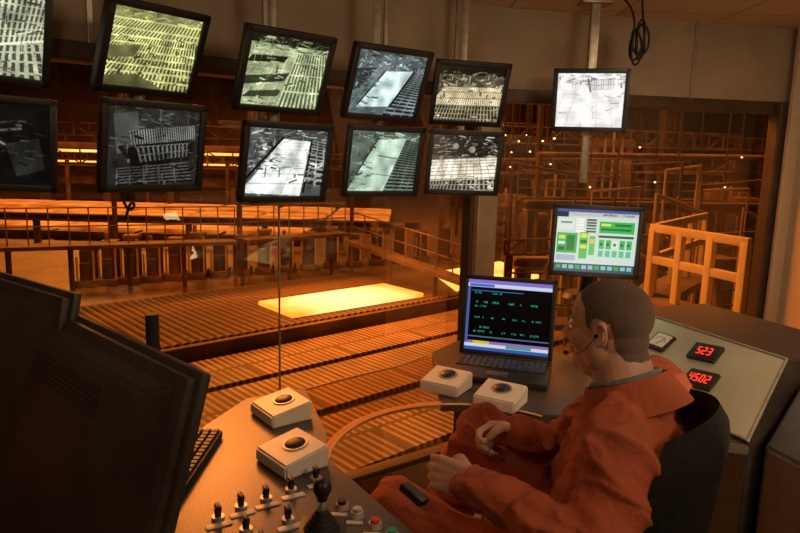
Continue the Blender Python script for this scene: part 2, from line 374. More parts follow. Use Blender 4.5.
for i in range(5):
    a=MON[i][1]@Vector((0,.115,0)); bq=MON[i+5][1]@Vector((0,.115,0))
    P=(a+bq)/2; e=root('ceiling_pole',(P.x,P.y,ZC),"square metal ceiling pole carrying two stacked monitors",'pole','monitor ceiling poles')
    lo_=min(bq.z,a.z)-ZC-.05
    B().box((0,0,lo_/2),(.03,.03,-lo_),bev=.004).obj('pole',galv,e)
    B().box((0,0,-.006),(.12,.12,.012),bev=.003).obj('ceiling_plate',galv,e)
    for s in (a,bq): B().cyl((0,0,s.z-ZC),(s.x-P.x,s.y-P.y,s.z-ZC),.014).obj('mounting_arm',galv,e)
a=MON[10][1]@Vector((0,.125,0))
e=root('ceiling_pole',(a.x,a.y,ZC),"slotted metal ceiling pole carrying one monitor",'pole')
B().box((0,0,(a.z-.42-ZC)/2),(.035,.02,ZC-a.z+.42),bev=.003).box((.02,0,(a.z-ZC)/2),(.012,.02,ZC-a.z),bev=.003).obj('pole',galv,e)
B().box((0,0,-.006),(.16,.12,.012),bev=.003).obj('ceiling_plate',galv,e)
def cable(name,pts,r,label):
    cu=bpy.data.curves.new(name,'CURVE'); cu.dimensions='3D'; cu.bevel_depth=r; sp=cu.splines.new('NURBS'); sp.points.add(len(pts)-1)
    for p,q in zip(sp.points,pts): p.co=(*q,1)
    sp.order_u=4; sp.use_endpoint_u=True; o=bpy.data.objects.new('tmpc',cu); COL.objects.link(o)
    dg=bpy.context.evaluated_depsgraph_get(); dg.update(); me=bpy.data.meshes.new_from_object(o.evaluated_get(dg)); me.name=name; bpy.data.objects.remove(o)
    me.materials.clear(); return mkobj(name,me,blackg,None,label,'cable')
p0=D(642,5,3.2); pts=[(p0.x,p0.y,ZC+.005),(p0.x,p0.y,ZC-.03)]
for k in range(44):
    t=k/43*math.tau*4.5; sc=1+.25*math.sin(1.7*t)
    pts.append((p0.x+.030*sc*math.cos(t)+.014*math.sin(.6*t),p0.y+.025*math.sin(t*.8),ZC-.19-.085*sc*math.sin(t)-.0006*k))
pts.append((p0.x-.02,p0.y,ZC-.05)); pts.append((p0.x-.1,p0.y,ZC+.005))
cable('coiled_cable',pts,.0055,'black cable looped up hanging from the ceiling')
p=MON[6][1]@Vector((-.09,.05,-.15)); 
cable('dangling_cable',[p,p+Vector((0,0,-.05)),p+Vector((.03,0,-.09)),p+Vector((.05,0,-.04)),p+Vector((.02,0,-.05)),p+Vector((.01,0,-.11))],.005,'short black cable dangling under a monitor')
# ================================================================= MONITOR ON CONSOLE
c=Canvas(200,160,.8); c.a[:]=(.78,.84,.80)
c.rect(0,0,1,.05,(.30,.33,.58)); c.rect(0,.05,1,.06,(.72,.74,.72)); c.rect(0,.05,.14,.08,(.1,.2,.25))
c.rect(.02,.16,.2,.18,(.84,.88,.84)); c.rect(.05,.2,.14,.03,(.5,.55,.5))
for k in range(5):
    c.rect(.24,.15+.045*k,.1,.03,(.92,.94,.9)); c.rect(.37,.15+.045*k,.12,.03,(.3,.38,.32))
c.rect(.02,.38,.25,.32,(.22,.66,.33)); c.rect(.04,.42,.08,.06,(.75,.85,.4)); c.rect(.14,.42,.1,.24,(.12,.45,.22)); c.rect(.04,.52,.08,.04,(.85,.9,.85)); c.rect(.04,.6,.08,.06,(.1,.4,.2))
c.rect(.3,.36,.1,.42,(.30,.70,.35)); c.rect(.31,.38,.08,.07,(.85,.85,.25)); c.rect(.31,.56,.08,.06,(.85,.85,.25)); c.rect(.31,.49,.08,.04,(.1,.4,.2)); c.rect(.42,.42,.07,.3,(.35,.72,.38)); c.rect(.43,.46,.05,.08,(.85,.75,.3))
c.rect(.53,.18,.43,.18,(.22,.68,.33)); c.rect(.55,.21,.12,.04,(.8,.88,.4)); c.rect(.72,.21,.2,.04,(.12,.45,.22)); c.rect(.55,.29,.37,.03,(.1,.42,.2)); c.rect(.53,.4,.43,.04,(.15,.35,.22))
for k in range(5): c.rect(.54+.085*k,.47,.065,.14,(.22,.7,.35) if k!=2 else (.8,.88,.8)); c.rect(.54+.085*k,.64,.06,.1,(.35,.72,.55)); c.rect(.55+.085*k,.52,.03,.04,(.1,.4,.2))
c.rect(.02,.73,.24,.09,(.62,.68,.76)); c.rect(0,.86,1,.14,(.15,.30,.36))
for k in range(12): c.rect(.03+.08*k,.89,.06,.06,(.5,.72,.72) if k%3 else (.2,.6,.4))
c.glyphs(.56,.065,14,.028,.03,(.25,.25,.25),3)
q=[(555,203),(647,209),(637,280),(547,274)]
M,x=pnp(q,.38,.31,(rad(-2),rad(-4)))
e=root('desk_monitor',M,'black flat desk monitor showing a green process diagram','monitor'); monitor_parts(e,c,.38,.31,.02)
pb=M.inverted()
foot=M@Vector((0,.12,-.2)); ft=Vector((foot.x,foot.y,1.062))
loc=pb@ft; nk=Vector((0,.07,-.08))
B().cyl(nk,loc,.025,.03).obj('stand_neck',black,e)
f=B(); t=bmesh.new(); bmesh.ops.create_cone(t,cap_ends=True,segments=32,radius1=.11,radius2=.09,depth=.02); t.transform(Matrix.Translation(loc)@M.to_3x3().inverted().to_4x4()); f.merge(t); f.obj('stand_base',black,e)
# ================================================================= DESK
ZD=.85
def g2(px,py,z=ZD): p=G(px,py,z); return (p.x,p.y)
dk=root('control_desk',(0,1.7,0),'dark laminate control desk with curved glass section around the seat','desk')
def loc2(poly): return [(p[0],p[1]-1.7) for p in poly]
cenx,ceny,cr=.22,1.66,.40
angs=np.linspace(rad(183),rad(52),28)
arc=[(cenx+cr*math.cos(t),ceny+cr*math.sin(t)) for t in angs]
lt=[(-1.9,.9),(-1.7,1.2),g2(150,470),g2(205,425),g2(246,398),g2(305,388),g2(326,430),arc[0],g2(412,531),(.12,1.05),(-.05,.75),(-1.4,.6)]
B().prism(loc2(lt),ZD-.025,ZD,.003).obj('worktop',desk_m,dk,label='speckled brown laminate worktop with switches')
gt=glassmat('brown_desk_glass',(.95,.80,.60),1.8,.05)
ii=[i for i,p in enumerate(arc) if p[0]<.16]; 
gpoly=arc[:ii[-1]+1]+list(reversed([g2(326,430),g2(305,388),g2(345,377),g2(400,364),g2(432,352)]))
bb=B(); bb.bm.faces.new([bb.bm.verts.new((p[0],p[1],ZD-.004)) for p in loc2(gpoly)]); bb.obj('glass_top',gt,dk,label='clear glass desk top with curved edge',smooth=False)
edge=mat('polished_glass_edge',(.95,.62,.28),.4,0,20,.1)
amber=mat('amber_desk_rim',(.70,.25,.04),.6,0,20,.1,spec=.2)
f=B(); 
for i in range(len(arc)-1):
    f.cyl((arc[i][0],arc[i][1]-1.7,ZD-.004),(arc[i+1][0],arc[i+1][1]-1.7,ZD-.004),.003,seg=8)
f.obj('edge_strip',edge,dk,label='polished curved edge strip')
f=B(); na=ii[-1]+4
outr=[(cenx+(cr+.02)*math.cos(t),ceny+(cr+.02)*math.sin(t)) for t in angs[:na]]
t_=f.bm; 
vi=[t_.verts.new((p[0],p[1]-1.7,ZD-.001)) for p in arc[:na]]; vo=[t_.verts.new((p[0],p[1]-1.7,ZD-.001)) for p in outr]; vj=[t_.verts.new((p[0],p[1]-1.7,ZD-.014)) for p in arc[:na]]; vk=[t_.verts.new((p[0],p[1]-1.7,ZD-.014)) for p in outr]
for i in range(na-1):
    t_.faces.new([vi[i],vi[i+1],vo[i+1],vo[i]]); t_.faces.new([vj[i],vj[i+1],vi[i+1],vi[i]]); t_.faces.new([vo[i],vo[i+1],vk[i+1],vk[i]]); t_.faces.new([vk[i],vk[i+1],vj[i+1],vj[i]])
bmesh.ops.recalc_face_normals(t_,faces=t_.faces)
f.obj('curved_rim',amber,dk,label='amber curved rim of the glass top')
f=B(); gg=[Vector((*p,0)) for p in (g2(305,388),g2(345,377),g2(400,364),g2(432,352))]
f.tube([g+Vector((0,-1.7,ZD-.006)) for g in gg],.003,8); f.obj('outer_edge_strip',edge,dk)
pb0=Vector((1.03,1.79)); pb1=Vector((.76,2.47)); pt0=Vector((1.23,1.98)); pt1=pb1+(pt0-pb0)
rt=arc[ii[-1]:]+[(.62,1.97),(.80,1.85),(1.03,1.78),(1.0,1.95),(.80,2.50),(.62,2.75),g2(470,335),g2(432,352)]
B().prism(loc2(rt),ZD-.03,ZD,.003).obj('worktop',desk_m,dk)
for p in ((-1.3,.9),(-.75,1.35),(-.42,1.62),(.55,2.35)): B().cyl((p[0],p[1]-1.7,0),(p[0],p[1]-1.7,ZD-.025),.03,seg=16).obj('leg',deskdark,dk)
# sloped console
cs=root('sloped_console',(1.1,2.2,0),'control console with sloped beige metal instrument panel','console')
def L3(v,z): return Vector((v.x-1.1,v.y-2.2,z))
dirv=(pb0-pb1).normalized(); outn=Vector((-dirv.y,dirv.x))
if outn.x<0: outn=-outn
bk0=pt0+outn*.42; bk1=pt1+outn*.42
B().hull([L3(pb0,0),L3(pb1,0),L3(pb0,ZD+.0),L3(pb1,ZD),L3(pt0,1.05),L3(pt1,1.05),L3(bk0,1.05),L3(bk1,1.05),L3(bk0,0),L3(bk1,0)],.004).obj('cabinet',deskdark,cs)
A0=L3(pb0,ZD+.01); A1=L3(pb1,ZD+.01); T0=L3(pt0,1.05); T1=L3(pt1,1.05)
ux=(A0-A1).normalized(); uz=((T0-A0)-ux*(T0-A0).dot(ux)).normalized(); un=ux.cross(uz); 
if un.x>0: un=-un
PM=Matrix.Identity(4)
for i in range(3): PM[i][0]=ux[i]; PM[i][2]=uz[i]; PM[i][1]=-un[i]; PM[i][3]=A1[i]
o0=un*.006; f=B(); f.hull([A0+o0,A1+o0,T0+o0,T1+o0,A0-un*.004,A1-un*.004,T0-un*.004,T1-un*.004]); f.obj('instrument_panel',beige,cs,smooth=False)
f=B(); f.tube([A1+o0,T1+o0,T0+o0,A0+o0,A1+o0],.005); f.obj('panel_trim',galv,cs,label='light metal trim around the panel')
PW=Matrix.Translation((1.1,2.2,0))@PM
def on_panel(px,py,off=.006):
    d=ray(px,py); nW=un; p0=Vector((1.1,2.2,0))+A1+un*off; t=(p0-C).dot(nW)/d.dot(nW); return C+d*t
Rp=PW.to_3x3()
SEG={'0':'abcdef','1':'bc','2':'abged','3':'abgcd','4':'fgbc','5':'afgcd','6':'afgedc','7':'abc','8':'abcdefg','9':'abcdfg'}
led=mat('red_led_digit',(.9,.04,.02),.4,emit=1.0,ecol=(1,.05,.03))
def digits(f,txt,cw,ch,y):
    n=len(txt); 
    for i,chh in enumerate(txt):
        x0=(i-(n-1)/2)*cw; w=cw*.56; t=ch*.11
        P={'a':(0,ch/2,w,t),'g':(0,0,w,t),'d':(0,-ch/2,w,t),'f':(-w/2,ch/4,t,ch/2),'b':(w/2,ch/4,t,ch/2),'e':(-w/2,-ch/4,t,ch/2),'c':(w/2,-ch/4,t,ch/2)}
        for s in SEG[chh]: a=P[s]; f.box((x0+a[0],y,a[1]),(a[2],.002,a[3]))
def led_disp(px,py,txt,w,h,lab):
    p=on_panel(px,py); M=Matrix.Translation(p)@Rp.to_4x4()@Matrix.Rotation(rad(-9),4,'Y')
    e=root('digital_display',M,lab,'display')
    B().box((0,-.006,0),(w,.016,h),bev=.003).obj('housing',black,e)
    f=B(); digits(f,txt,.0205,.030,-.0155); f.obj('digits',led,e,label='glowing red digits',smooth=False)
led_disp(706,354,'523',.108,.072,'small black panel display with red glowing digits 523')
led_disp(701,381,'4502',.108,.072,'small black panel display with red glowing digits 4502')
p=on_panel(661,343); e=root('panel_meter',Matrix.Translation(p)@Rp.to_4x4(),'square white-faced analogue meter in black frame','meter')
B().box((0,-.005,0),(.085,.014,.08),bev=.003).obj('housing',black,e); B().box((0,-.0125,.004),(.07,.002,.06)).obj('dial',mat('dial_white',(.75,.72,.62),.4,0,10,.03),e)
f=B()
for k in range(9):
    a=rad(30+k*15); f.box((.03*math.cos(a),-.0138,-.018+.036*math.sin(a)),(.002,.001,.006),Euler((0,rad(90)-a,0)))
f.obj('scale_marks',black,e)
B().cyl((0,-.015,-.02),(.018,-.015,.018),.0010,seg=6).obj('needle',black,e)
p=on_panel(664,384,.012); e=root('button_keypad',Matrix.Translation(p)@Rp.to_4x4(),'dark keypad with rows of small buttons on the sloped panel','keypad')
B().box((0,0,0),(.13,.012,.08),bev=.004).obj('keypad_body',black,e)
f=B()
for a in range(6):
    for b2 in range(4): f.box((-.05+a*.02,-.009,-.03+b2*.02),(.013,.008,.013),bev=.002)
f.obj('buttons',mat('grey_keys',(.12,.1,.08),.5,0,20,.2),e)
f=B(); f.hull([(1.06,1.76,0),(1.28,1.95,0),(1.75,1.6,0),(1.3,.9,0),(1.06,1.76,.86),(1.28,1.95,1.02),(1.75,1.6,1.02),(1.3,.9,.86)],.01)
f.obj('side_cabinet',deskdark,None,'dark brown cabinet standing at the end of the console','cabinet')
# ================================================================= LAPTOP
hl=G(459,352,ZD+.025); hr=G(552,362,ZD+.025); ax=(hr-hl); ax.z=0; W=ax.length; ax.normalize(); bkd=Vector((-ax.y,ax.x,0))
M=Matrix.Identity(4)
for i in range(3): M[i][0]=ax[i]; M[i][1]=bkd[i]; M[i][2]=(0,0,1)[i]; 
mid=(hl+hr)/2; M[0][3]=mid.x; M[1][3]=mid.y; M[2][3]=ZD
e=root('laptop',M,'open black laptop showing dark screen with cyan text','laptop')
B().box((0,-.14,.013),(W,.28,.024),bev=.006).obj('base',black,e)
f=B()
for a in range(15):
    for b2 in range(5): f.box((-W*.43+a*W*.0615,-.05-b2*.024,.027),(W*.052,.019,.006),bev=.0015,seg=1)
f.obj('keyboard',mat('laptop_keys',(.05,.047,.045),.45,0,30,.2),e); 
B().box((0,-.225,.026),(.08,.05,.003),bev=.001).obj('touchpad',mat('touchpad_grey',(.06,.055,.05),.35,0,30,.1),e)
c=Canvas(220,176,.02); c.a[:]=(.02,.02,.03)
c.rect(0,0,1,.05,(.5,.42,.75)); c.rect(0,.05,1,.05,(.75,.8,.9)); c.rect(.02,.055,.3,.04,(.3,.4,.75))
cy=(.15,.58,.52)
c.rect(.05,.145,.62,.012,(.2,.4,.6))
for (y,runs) in ((.17,((.08,5),(.3,7))),(.30,((.1,3),(.2,4),(.3,5),(.5,4),(.62,4),(.74,6))),(.36,((.1,8),)),(.52,((.1,8),(.3,2),(.42,4),(.56,3),(.66,3),(.78,7))),(.66,((.1,7),(.22,6))),(.72,((.1,8),(.3,2),(.44,3),(.56,3),(.66,3),(.78,6)))):
    for (x,n) in runs: c.glyphs(x,y,n,.017,.028,cy,int(x*100+y*1000))
c.rect(.0,.80,1,.02,(.3,.4,.5)); c.rect(.0,.87,1,.04,(.55,.4,.7)); c.rect(0,.91,1,.045,(.8,.8,.8)); c.rect(0,.955,1,.045,(.2,.35,.65)); c.rect(.1,.87,.2,.04,(.8,.7,.2)); c.rect(.5,.91,.3,.04,(.25,.6,.55)); c.rect(0,.1,.03,.8,(.3,.35,.6))
LH=.32; lid=Matrix.Translation((0,0,.024))@Matrix.Rotation(rad(-10),4,'X')@Matrix.Translation((0,0,LH/2))
f=B(); bz=.018; w=W
f.box((0,.006,LH/2-bz/2),(w,.012,bz),bev=.003).box((0,.006,-LH/2+bz/2),(w,.012,bz),bev=.003).box((-w/2+bz/2,.006,0),(bz,.012,LH),bev=.003).box((w/2-bz/2,.006,0),(bz,.012,LH),bev=.003).box((0,.014,0),(w,.01,LH),bev=.004)
me=f.mesh('lid'); me.transform(lid); lidobj=mkobj('lid',me,black,e)
me=screen_mesh('screen',c,-w/2+bz,w/2-bz,-LH/2+bz,LH/2-bz,.006); me.transform(lid); mkobj('screen',me,SCR,lidobj,smooth=False)
# ================================================================= WHITE CONTROL BOXES
def ctrlbox(px,py,yaw,lab,s=1.0):
    p=G(px,py,ZD); M=Matrix.Translation((p.x,p.y,ZD))@Matrix.Rotation(yaw,4,'Z')
    e=root('control_box',M,lab,'control box','white control boxes on the desk')
    w,d=.17*s,.15*s; h0,h1=.038,.06
    B().hull([(-w/2,-d/2,0),(w/2,-d/2,0),(w/2,d/2,0),(-w/2,d/2,0),(-w/2,-d/2,h0),(w/2,-d/2,h0),(w/2,d/2,h1),(-w/2,d/2,h1)],.005).obj('housing',white,e)
    sl=math.atan2(h1-h0,d); R4=Matrix.Translation((0,.01,(h0+h1)/2+.002))@Matrix.Rotation(sl,4,'X')
    f=B(); f.cyl((0,0,-.003),(0,0,.003),.034,seg=32); me=f.mesh('ring'); me.transform(R4); mkobj('ring',me,galv,e)
    f=B(); f.sph((0,0,.002),(.028,.028,.009),seg=28); me=f.mesh('trackball'); me.transform(R4); mkobj('trackball',me,black,e)
ctrlbox(281,416,rad(-52),'white wedge-shaped box with round black trackball near the window',.90)
ctrlbox(292,463,rad(-48),'white wedge-shaped box with round black trackball beside switches',.88)
ctrlbox(446,389,rad(-30),'white wedge-shaped box with black trackball near the laptop',.86)
ctrlbox(500,404,rad(-30),'white wedge-shaped box with black trackball in front of the laptop',.86)
# ================================================================= SWITCHES, JOYSTICK, BUTTONS
platem=mat('silver_label_plate',(.62,.58,.5),.45,.2,30,.1)
def toggle(px,py,yaw=rad(30)):
    p=G(px,py,ZD); M=Matrix.Translation((p.x,p.y,ZD))@Matrix.Rotation(yaw,4,'Z')
    e=root('toggle_switch',M,'black toggle switch with small silver label plate','switch','toggle switches on the desk panel')
    B().box((-.005,-.028,.0015),(.056,.018,.003),bev=.0008).obj('label_plate',platem,e)
    B().cyl((0,0,0),(0,0,.008),.014,seg=24).obj('collar',steel,e)
    B().cyl((0,0,.008),(0,0,.028),.007,.009,16).box((0,0,.028),(.011,.026,.014),bev=.004).obj('knob',black,e)
for q in ((241,508),(266,500),(291,491),(316,480),(288,521),(246,531),(262,548),(218,519)): toggle(*q)
p=G(322,530,ZD); e=root('joystick',(p.x,p.y,ZD),'black joystick with ribbed rubber boot and ball handle','joystick')
f=B()
for k in range(5): f.cyl((0,0,.004+k*.009),(0,0,.012+k*.009),.04-k*.006,.036-k*.006,28)
f.obj('rubber_boot',blackg,e); B().cyl((0,0,.04),(0,0,.085),.007).obj('shaft',steel,e); B().sph((0,0,.098),(.02,.02,.022),seg=28).cyl((0,0,.07),(0,0,.09),.011,.016).obj('handle',black,e)
B().box((0,0,.002),(.1,.1,.004),bev=.001).obj('base_plate',black,e)
for (px,py,mm,l) in ((357,516,steel,'chrome push button in round bezel'),(375,527,red,'small red push button in chrome bezel'),(342,508,black,'black push button in chrome bezel'),(392,538,green,'small green push button in chrome bezel')):
    p=G(px,py,ZD); e=root('push_button',(p.x,p.y,ZD),l,'button'); B().cyl((0,0,0),(0,0,.012),.017,.014,28).obj('bezel',steel,e); B().cyl((0,0,.01),(0,0,.02),.011,.010,24).obj('cap',mm,e)
    B().box((-.005,-.03,.0015),(.04,.012,.003),bev=.0008).obj('label_plate',platem,e)
p=G(184,470,ZD); M=Matrix.Translation((p.x-.03,p.y,ZD))@Matrix.Rotation(rad(90),4,'Z')
e=root('keyboard',M,'black computer keyboard lying on the desk','keyboard'); B().box((0,0,.012),(.40,.15,.02),bev=.005).obj('case',black,e)
f=B()
for a in range(18):
    for b2 in range(6): f.box((-.185+a*.0215,-.06+b2*.023,.026),(.018,.018,.01),bev=.002,seg=1)
f.obj('keys',mat('dark_keys',(.03,.026,.023),.5,0,30,.2),e)
p=D(153,345,1.9); e=root('gooseneck_microphone',(p.x,p.y,ZD),'black cylindrical microphone post standing on the desk','microphone')
B().cyl((0,0,0),(0,0,.02),.06,.055,28).obj('base',black,e); B().cyl((0,0,.02),(0,0,.22),.01).obj('stem',black,e); B().cyl((0,0,.2),(0,0,.335),.019,.019,24).obj('head',blackg,e)
# ================================================================= BIG MONITORS SEEN FROM BEHIND
def backmon(trx,try_,zt,lx,ly,h,lab,lean=-9):
    a=G(trx,try_,zt); b2=G(lx,ly,zt); ax=(a-b2); W=ax.length; ax.normalize(); nb=Vector((ax.y,-ax.x,0))
    if nb.y>0: nb=-nb
    M=Matrix.Identity(4); mid=(a+b2)/2
    for i in range(3): M[i][0]=ax[i]; M[i][1]=-nb[i]; M[i][2]=(0,0,1)[i]
    M[0][3]=mid.x; M[1][3]=mid.y; M[2][3]=ZD
    e=root('computer_monitor',M,lab,'monitor','monitors seen from behind')
    H0=zt-ZD; base=H0-h; K=Matrix.Translation((0,0,H0))@Matrix.Rotation(rad(lean),4,'X')@Matrix.Translation((0,0,-H0))
    def add(f,n,mm):
        me=f.mesh(n); me.transform(K); return mkobj(n,me,mm,e)
    f=B().box((0,0,base+h/2),(W-.02,.02,h-.02),bev=.006)
    f.box((0,.012,base+h/2),(W+.0,.016,h+.0),bev=.006); add(f,'bezel',black2)
    f=B().hull([(-W*.46,-.008,base+.03),(W*.46,-.008,base+.03),(W*.46,-.008,H0-.025),(-W*.46,-.008,H0-.025),(-W*.38,-.03,base+.06),(W*.38,-.03,base+.06),(W*.38,-.03,H0-.05),(-W*.38,-.03,H0-.05)],.006)
    add(f,'rear_housing',black2)
    f=B()
    for k in range(6): f.box((0,-.0305,H0-.08-k*.008),(W*.4,.002,.003))
    add(f,'vent_slots',black)
    B().box((0,-.05,base*.5+.04),(.1,.03,base+.16),bev=.008).box((0,-.03,.01),(.3,.22,.018),bev=.008).obj('stand',black2,e)
    add(B().box((0,.021,base+h/2),(W-.05,.003,h-.05)),'screen',mat('screen_glass_dim',(.02,.02,.03),.15))
backmon(200,373,1.36,28,292,.46,'large dark computer monitor seen from its rear with vent slots',-16)
backmon(72,293,1.40,-130,236,.44,'dark computer monitor standing behind another one',-12)
# ================================================================= CHAIR
hd=Vector((-.86,.51,0)).normalized(); lf=Vector((-hd.y,hd.x,0))
cx,cy=.425,1.42
M=Matrix.Identity(4); 
for i in range(3): M[i][0]=hd[i]; M[i][1]=lf[i]; M[i][2]=(0,0,1)[i]
M[0][3]=cx; M[1][3]=cy
fab=mat('chair_fabric',(.011,.009,.008),.9,0,90,.4,.3,spec=.2)
e=root('office_chair',M,'black upholstered swivel office chair the man sits on','chair')
B().box((.02,0,.45),(.46,.46,.09),bev=.035,seg=4).obj('seat',fab,e)
f=B(); n=14; mz=18
t=bmesh.new(); grid=[]
for s in (0,1):
    for j in range(mz+1):
        for i in range(n+1):
            u=i/n*2-1; v=j/mz
            wv=.24*(1-.26*abs(2*v-1)**3); y=u*wv
            x=-.25-.03*v+ .075*u*u+.025*math.sin(v*math.pi) - (.045 if s else 0)*(1-abs(u)**6)*(1-abs(2*v-1)**8)
            z=.56+.60*v-.03*u*u*(v>.9)
            grid.append(t.verts.new((x,y,z)))
N=(n+1)*(mz+1)
for s in (0,1):
    for j in range(mz):
        for i in range(n):
            a=s*N+j*(n+1)+i; q=[grid[a],grid[a+1],grid[a+n+2],grid[a+n+1]]
            t.faces.new(q if s==0 else q[::-1])
bmesh.ops.remove_doubles(t,verts=t.verts,dist=.0005)
bmesh.ops.recalc_face_normals(t,faces=t.faces)
f.merge(t); f.obj('backrest',fab,e,angle=60)
B().box((-.29,0,.53),(.03,.06,.3),Euler((0,rad(-8),0)),.008).box((-.15,0,.40),(.28,.06,.02),bev=.005).obj('back_support',black,e)
B().cyl((0,0,.1),(0,0,.42),.03).obj('gas_column',steel,e)
for s in(1,-1): B().box((.0,s*.29,.62),(.22,.05,.03),bev=.012).box((-.02,s*.295,.52),(.04,.02,.2),bev=.006).box((-.02,s*.26,.43),(.04,.09,.02),bev=.004).obj('armrest',black,e)
f=B()
for k in range(5):
    a=k*math.tau/5; f.cyl((0,0,.1),(.29*math.cos(a),.29*math.sin(a),.07),.028,.016)
f.obj('star_base',black,e)
for k in range(5):
    a=k*math.tau/5; x,y=.29*math.cos(a),.29*math.sin(a); B().cyl((x-.02,y,.028),(x+.02,y,.028),.028).cyl((x,y,.03),(x,y,.07),.01).obj('caster',blackg,e)
# ================================================================= PERSON
skin=mat('skin',(.50,.26,.165),.5,0,25,.1,.05)
cov=mat('coverall_cloth',(.35,.068,.021),.85,0,9,.15,.4,bscale=70)
shirt=mat('grey_shirt',(.16,.16,.17),.9,0,60,.15)
hairm=bpy.data.materials.new('cropped_hair'); hairm.use_nodes=True; nt=hairm.node_tree; b=nt.nodes['Principled BSDF']; b.inputs['Roughness'].default_value=.85
tc=nt.nodes.new('ShaderNodeTexCoord'); n1=nt.nodes.new('ShaderNodeTexNoise'); n1.inputs['Scale'].default_value=420; n1.inputs['Detail'].default_value=2; n2=nt.nodes.new('ShaderNodeTexNoise'); n2.inputs['Scale'].default_value=14
r1=nt.nodes.new('ShaderNodeValToRGB'); r1.color_ramp.elements[0].position=.3; r1.color_ramp.elements[0].color=(.062,.038,.025,1); r1.color_ramp.elements[1].position=.72; r1.color_ramp.elements[1].color=(.135,.082,.054,1)
r2=nt.nodes.new('ShaderNodeValToRGB'); r2.color_ramp.elements[0].position=.35; r2.color_ramp.elements[0].color=(.85,.85,.85,1); r2.color_ramp.elements[1].position=.65; r2.color_ramp.elements[1].color=(1.1,1.06,1.03,1)
mxh=nt.nodes.new('ShaderNodeMix'); mxh.data_type='RGBA'; mxh.blend_type='MULTIPLY'; mxh.inputs[0].default_value=1
nt.links.new(tc.outputs['Object'],n1.inputs['Vector']); nt.links.new(tc.outputs['Object'],n2.inputs['Vector']); nt.links.new(n1.outputs['Fac'],r1.inputs['Fac']); nt.links.new(n2.outputs['Fac'],r2.inputs['Fac'])
nt.links.new(r1.outputs['Color'],mxh.inputs[6]); nt.links.new(r2.outputs['Color'],mxh.inputs[7]); nt.links.new(mxh.outputs[2],b.inputs['Base Color'])
bp=nt.nodes.new('ShaderNodeBump'); bp.inputs['Strength'].default_value=.3; bp.inputs['Distance'].default_value=.0015; nt.links.new(n1.outputs['Fac'],bp.inputs['Height']); nt.links.new(bp.outputs['Normal'],b.inputs['Normal'])
def remesh(b,vox,sm,name):
    me=b.mesh(name); o=bpy.data.objects.new('tmp',me); COL.objects.link(o)
    r=o.modifiers.new('r','REMESH'); r.mode='VOXEL'; r.voxel_size=vox
    s=o.modifiers.new('s','SMOOTH'); s.factor=.5; s.iterations=sm
    dg=bpy.context.evaluated_depsgraph_get(); dg.update(); ev=o.evaluated_get(dg); nm=bpy.data.meshes.new_from_object(ev); nm.name=name
    bpy.data.objects.remove(o); bpy.data.meshes.remove(me); return nm
px0=Vector((.48,1.40,0))
P0=root('person',px0,'seated man in orange-red coverall with cropped brown hair, watching the screens','person')
def lo(v): return Vector(v)-px0
head_c=D(609,324,1.47)
heading=Vector((-.80,.60,0)).normalized(); hleft=Vector((-heading.y,heading.x,0))
neckb=head_c-heading*.040+Vector((.012,-.018,-.142))
tl=Vector((-.50,-.866,0)).normalized(); th=Vector((-.866,.50,0))
shL=neckb+tl*.19+Vector((.02,0,-.065)); shR=neckb-tl*.185+Vector((.02,0,-.06))
pel=Vector((.45,1.41,.60)); chest=(neckb*.55+pel*.45)+Vector((.015,-.01,.02))
hipL=pel+tl*.10; hipR=pel-tl*.10
elL=D(600,560,1.18); wrL=D(468,482,1.36)
elR=Vector((.42,1.68,.87)); wrR=D(522,434,1.64)
knL=D(392,512,1.66); knR=D(484,432,1.80)
anL=knL+Vector((-.10,.16,-.38)); anR=knR+Vector((-.12,.14,-.40))
HM=Matrix.Identity(4); hf=(heading+Vector((0,0,-.08))).normalized(); hl_=hleft; hu=hf.cross(hl_)
if hu.z<0: hu=-hu
for i in range(3): HM[i][0]=hf[i]; HM[i][1]=hl_[i]; HM[i][2]=hu[i]; HM[i][3]=lo(head_c)[i]
HM=HM@Matrix.Diagonal((.93,.95,.96,1))
def hb():
    b=B()
    b.sph((-.010,0,.024),(.095,.078,.082),seg=40); b.sph((.022,0,.024),(.066,.066,.070),seg=36)
    b.sph((.036,0,-.03),(.052,.062,.07),seg=28); b.sph((.032,0,-.078),(.052,.054,.040),seg=24)
    b.sph((-.02,0,-.035),(.072,.068,.060),seg=28)
    for s in(1,-1):
        b.sph((.005,s*.049,-.062),(.04,.023,.042)); b.sph((.054,s*.038,-.032),(.032,.024,.028))
        ez=-.010; pts=[(-.010+.015*math.cos(t),s*(.082+.005*math.sin(t*.5)),ez+.026*math.sin(t)) for t in np.linspace(rad(-70),rad(250),12)]
        b.chain(pts,[.0042]*12,10); b.sph((-.007,s*.078,ez),(.013,.005,.023)); b.sph((-.003,s*.081,ez-.023),(.008,.005,.008)); b.sph((.006,s*.078,ez-.002),(.004,.005,.007))
        b.sph((.098,s*.012,-.036),(.011,.009,.008))
        b.cap((.082,s*.018,.020),(.069,s*.045,.022),.010,.009)
        b.sph((.070,s*.032,.000),(.015,.016,.011))
    b.cap((.084,0,.010),(.111,0,-.028),.007,.0095); b.sph((.103,0,-.032),(.015,.011,.010))
    b.cap((.081,-.016,.020),(.081,.016,.020),.009)
    b.sph((.080,0,-.055),(.018,.028,.014)); b.sph((.092,0,-.060),(.009,.022,.005)); b.sph((.090,0,-.071),(.010,.02,.006))
    b.sph((.071,0,-.098),(.023,.028,.019)); b.sph((.03,0,-.105),(.045,.045,.025))
    me=b.mesh('h'); me.transform(HM); return me
body=B(); hm=hb(); body.bm.from_mesh(hm); bpy.data.meshes.remove(hm)
hc=lo(head_c)
nb1=hc-heading*.022+Vector((0,0,-.055)); body.cap(nb1,lo(neckb)+Vector((0,0,-.02)),.062,.074,24)
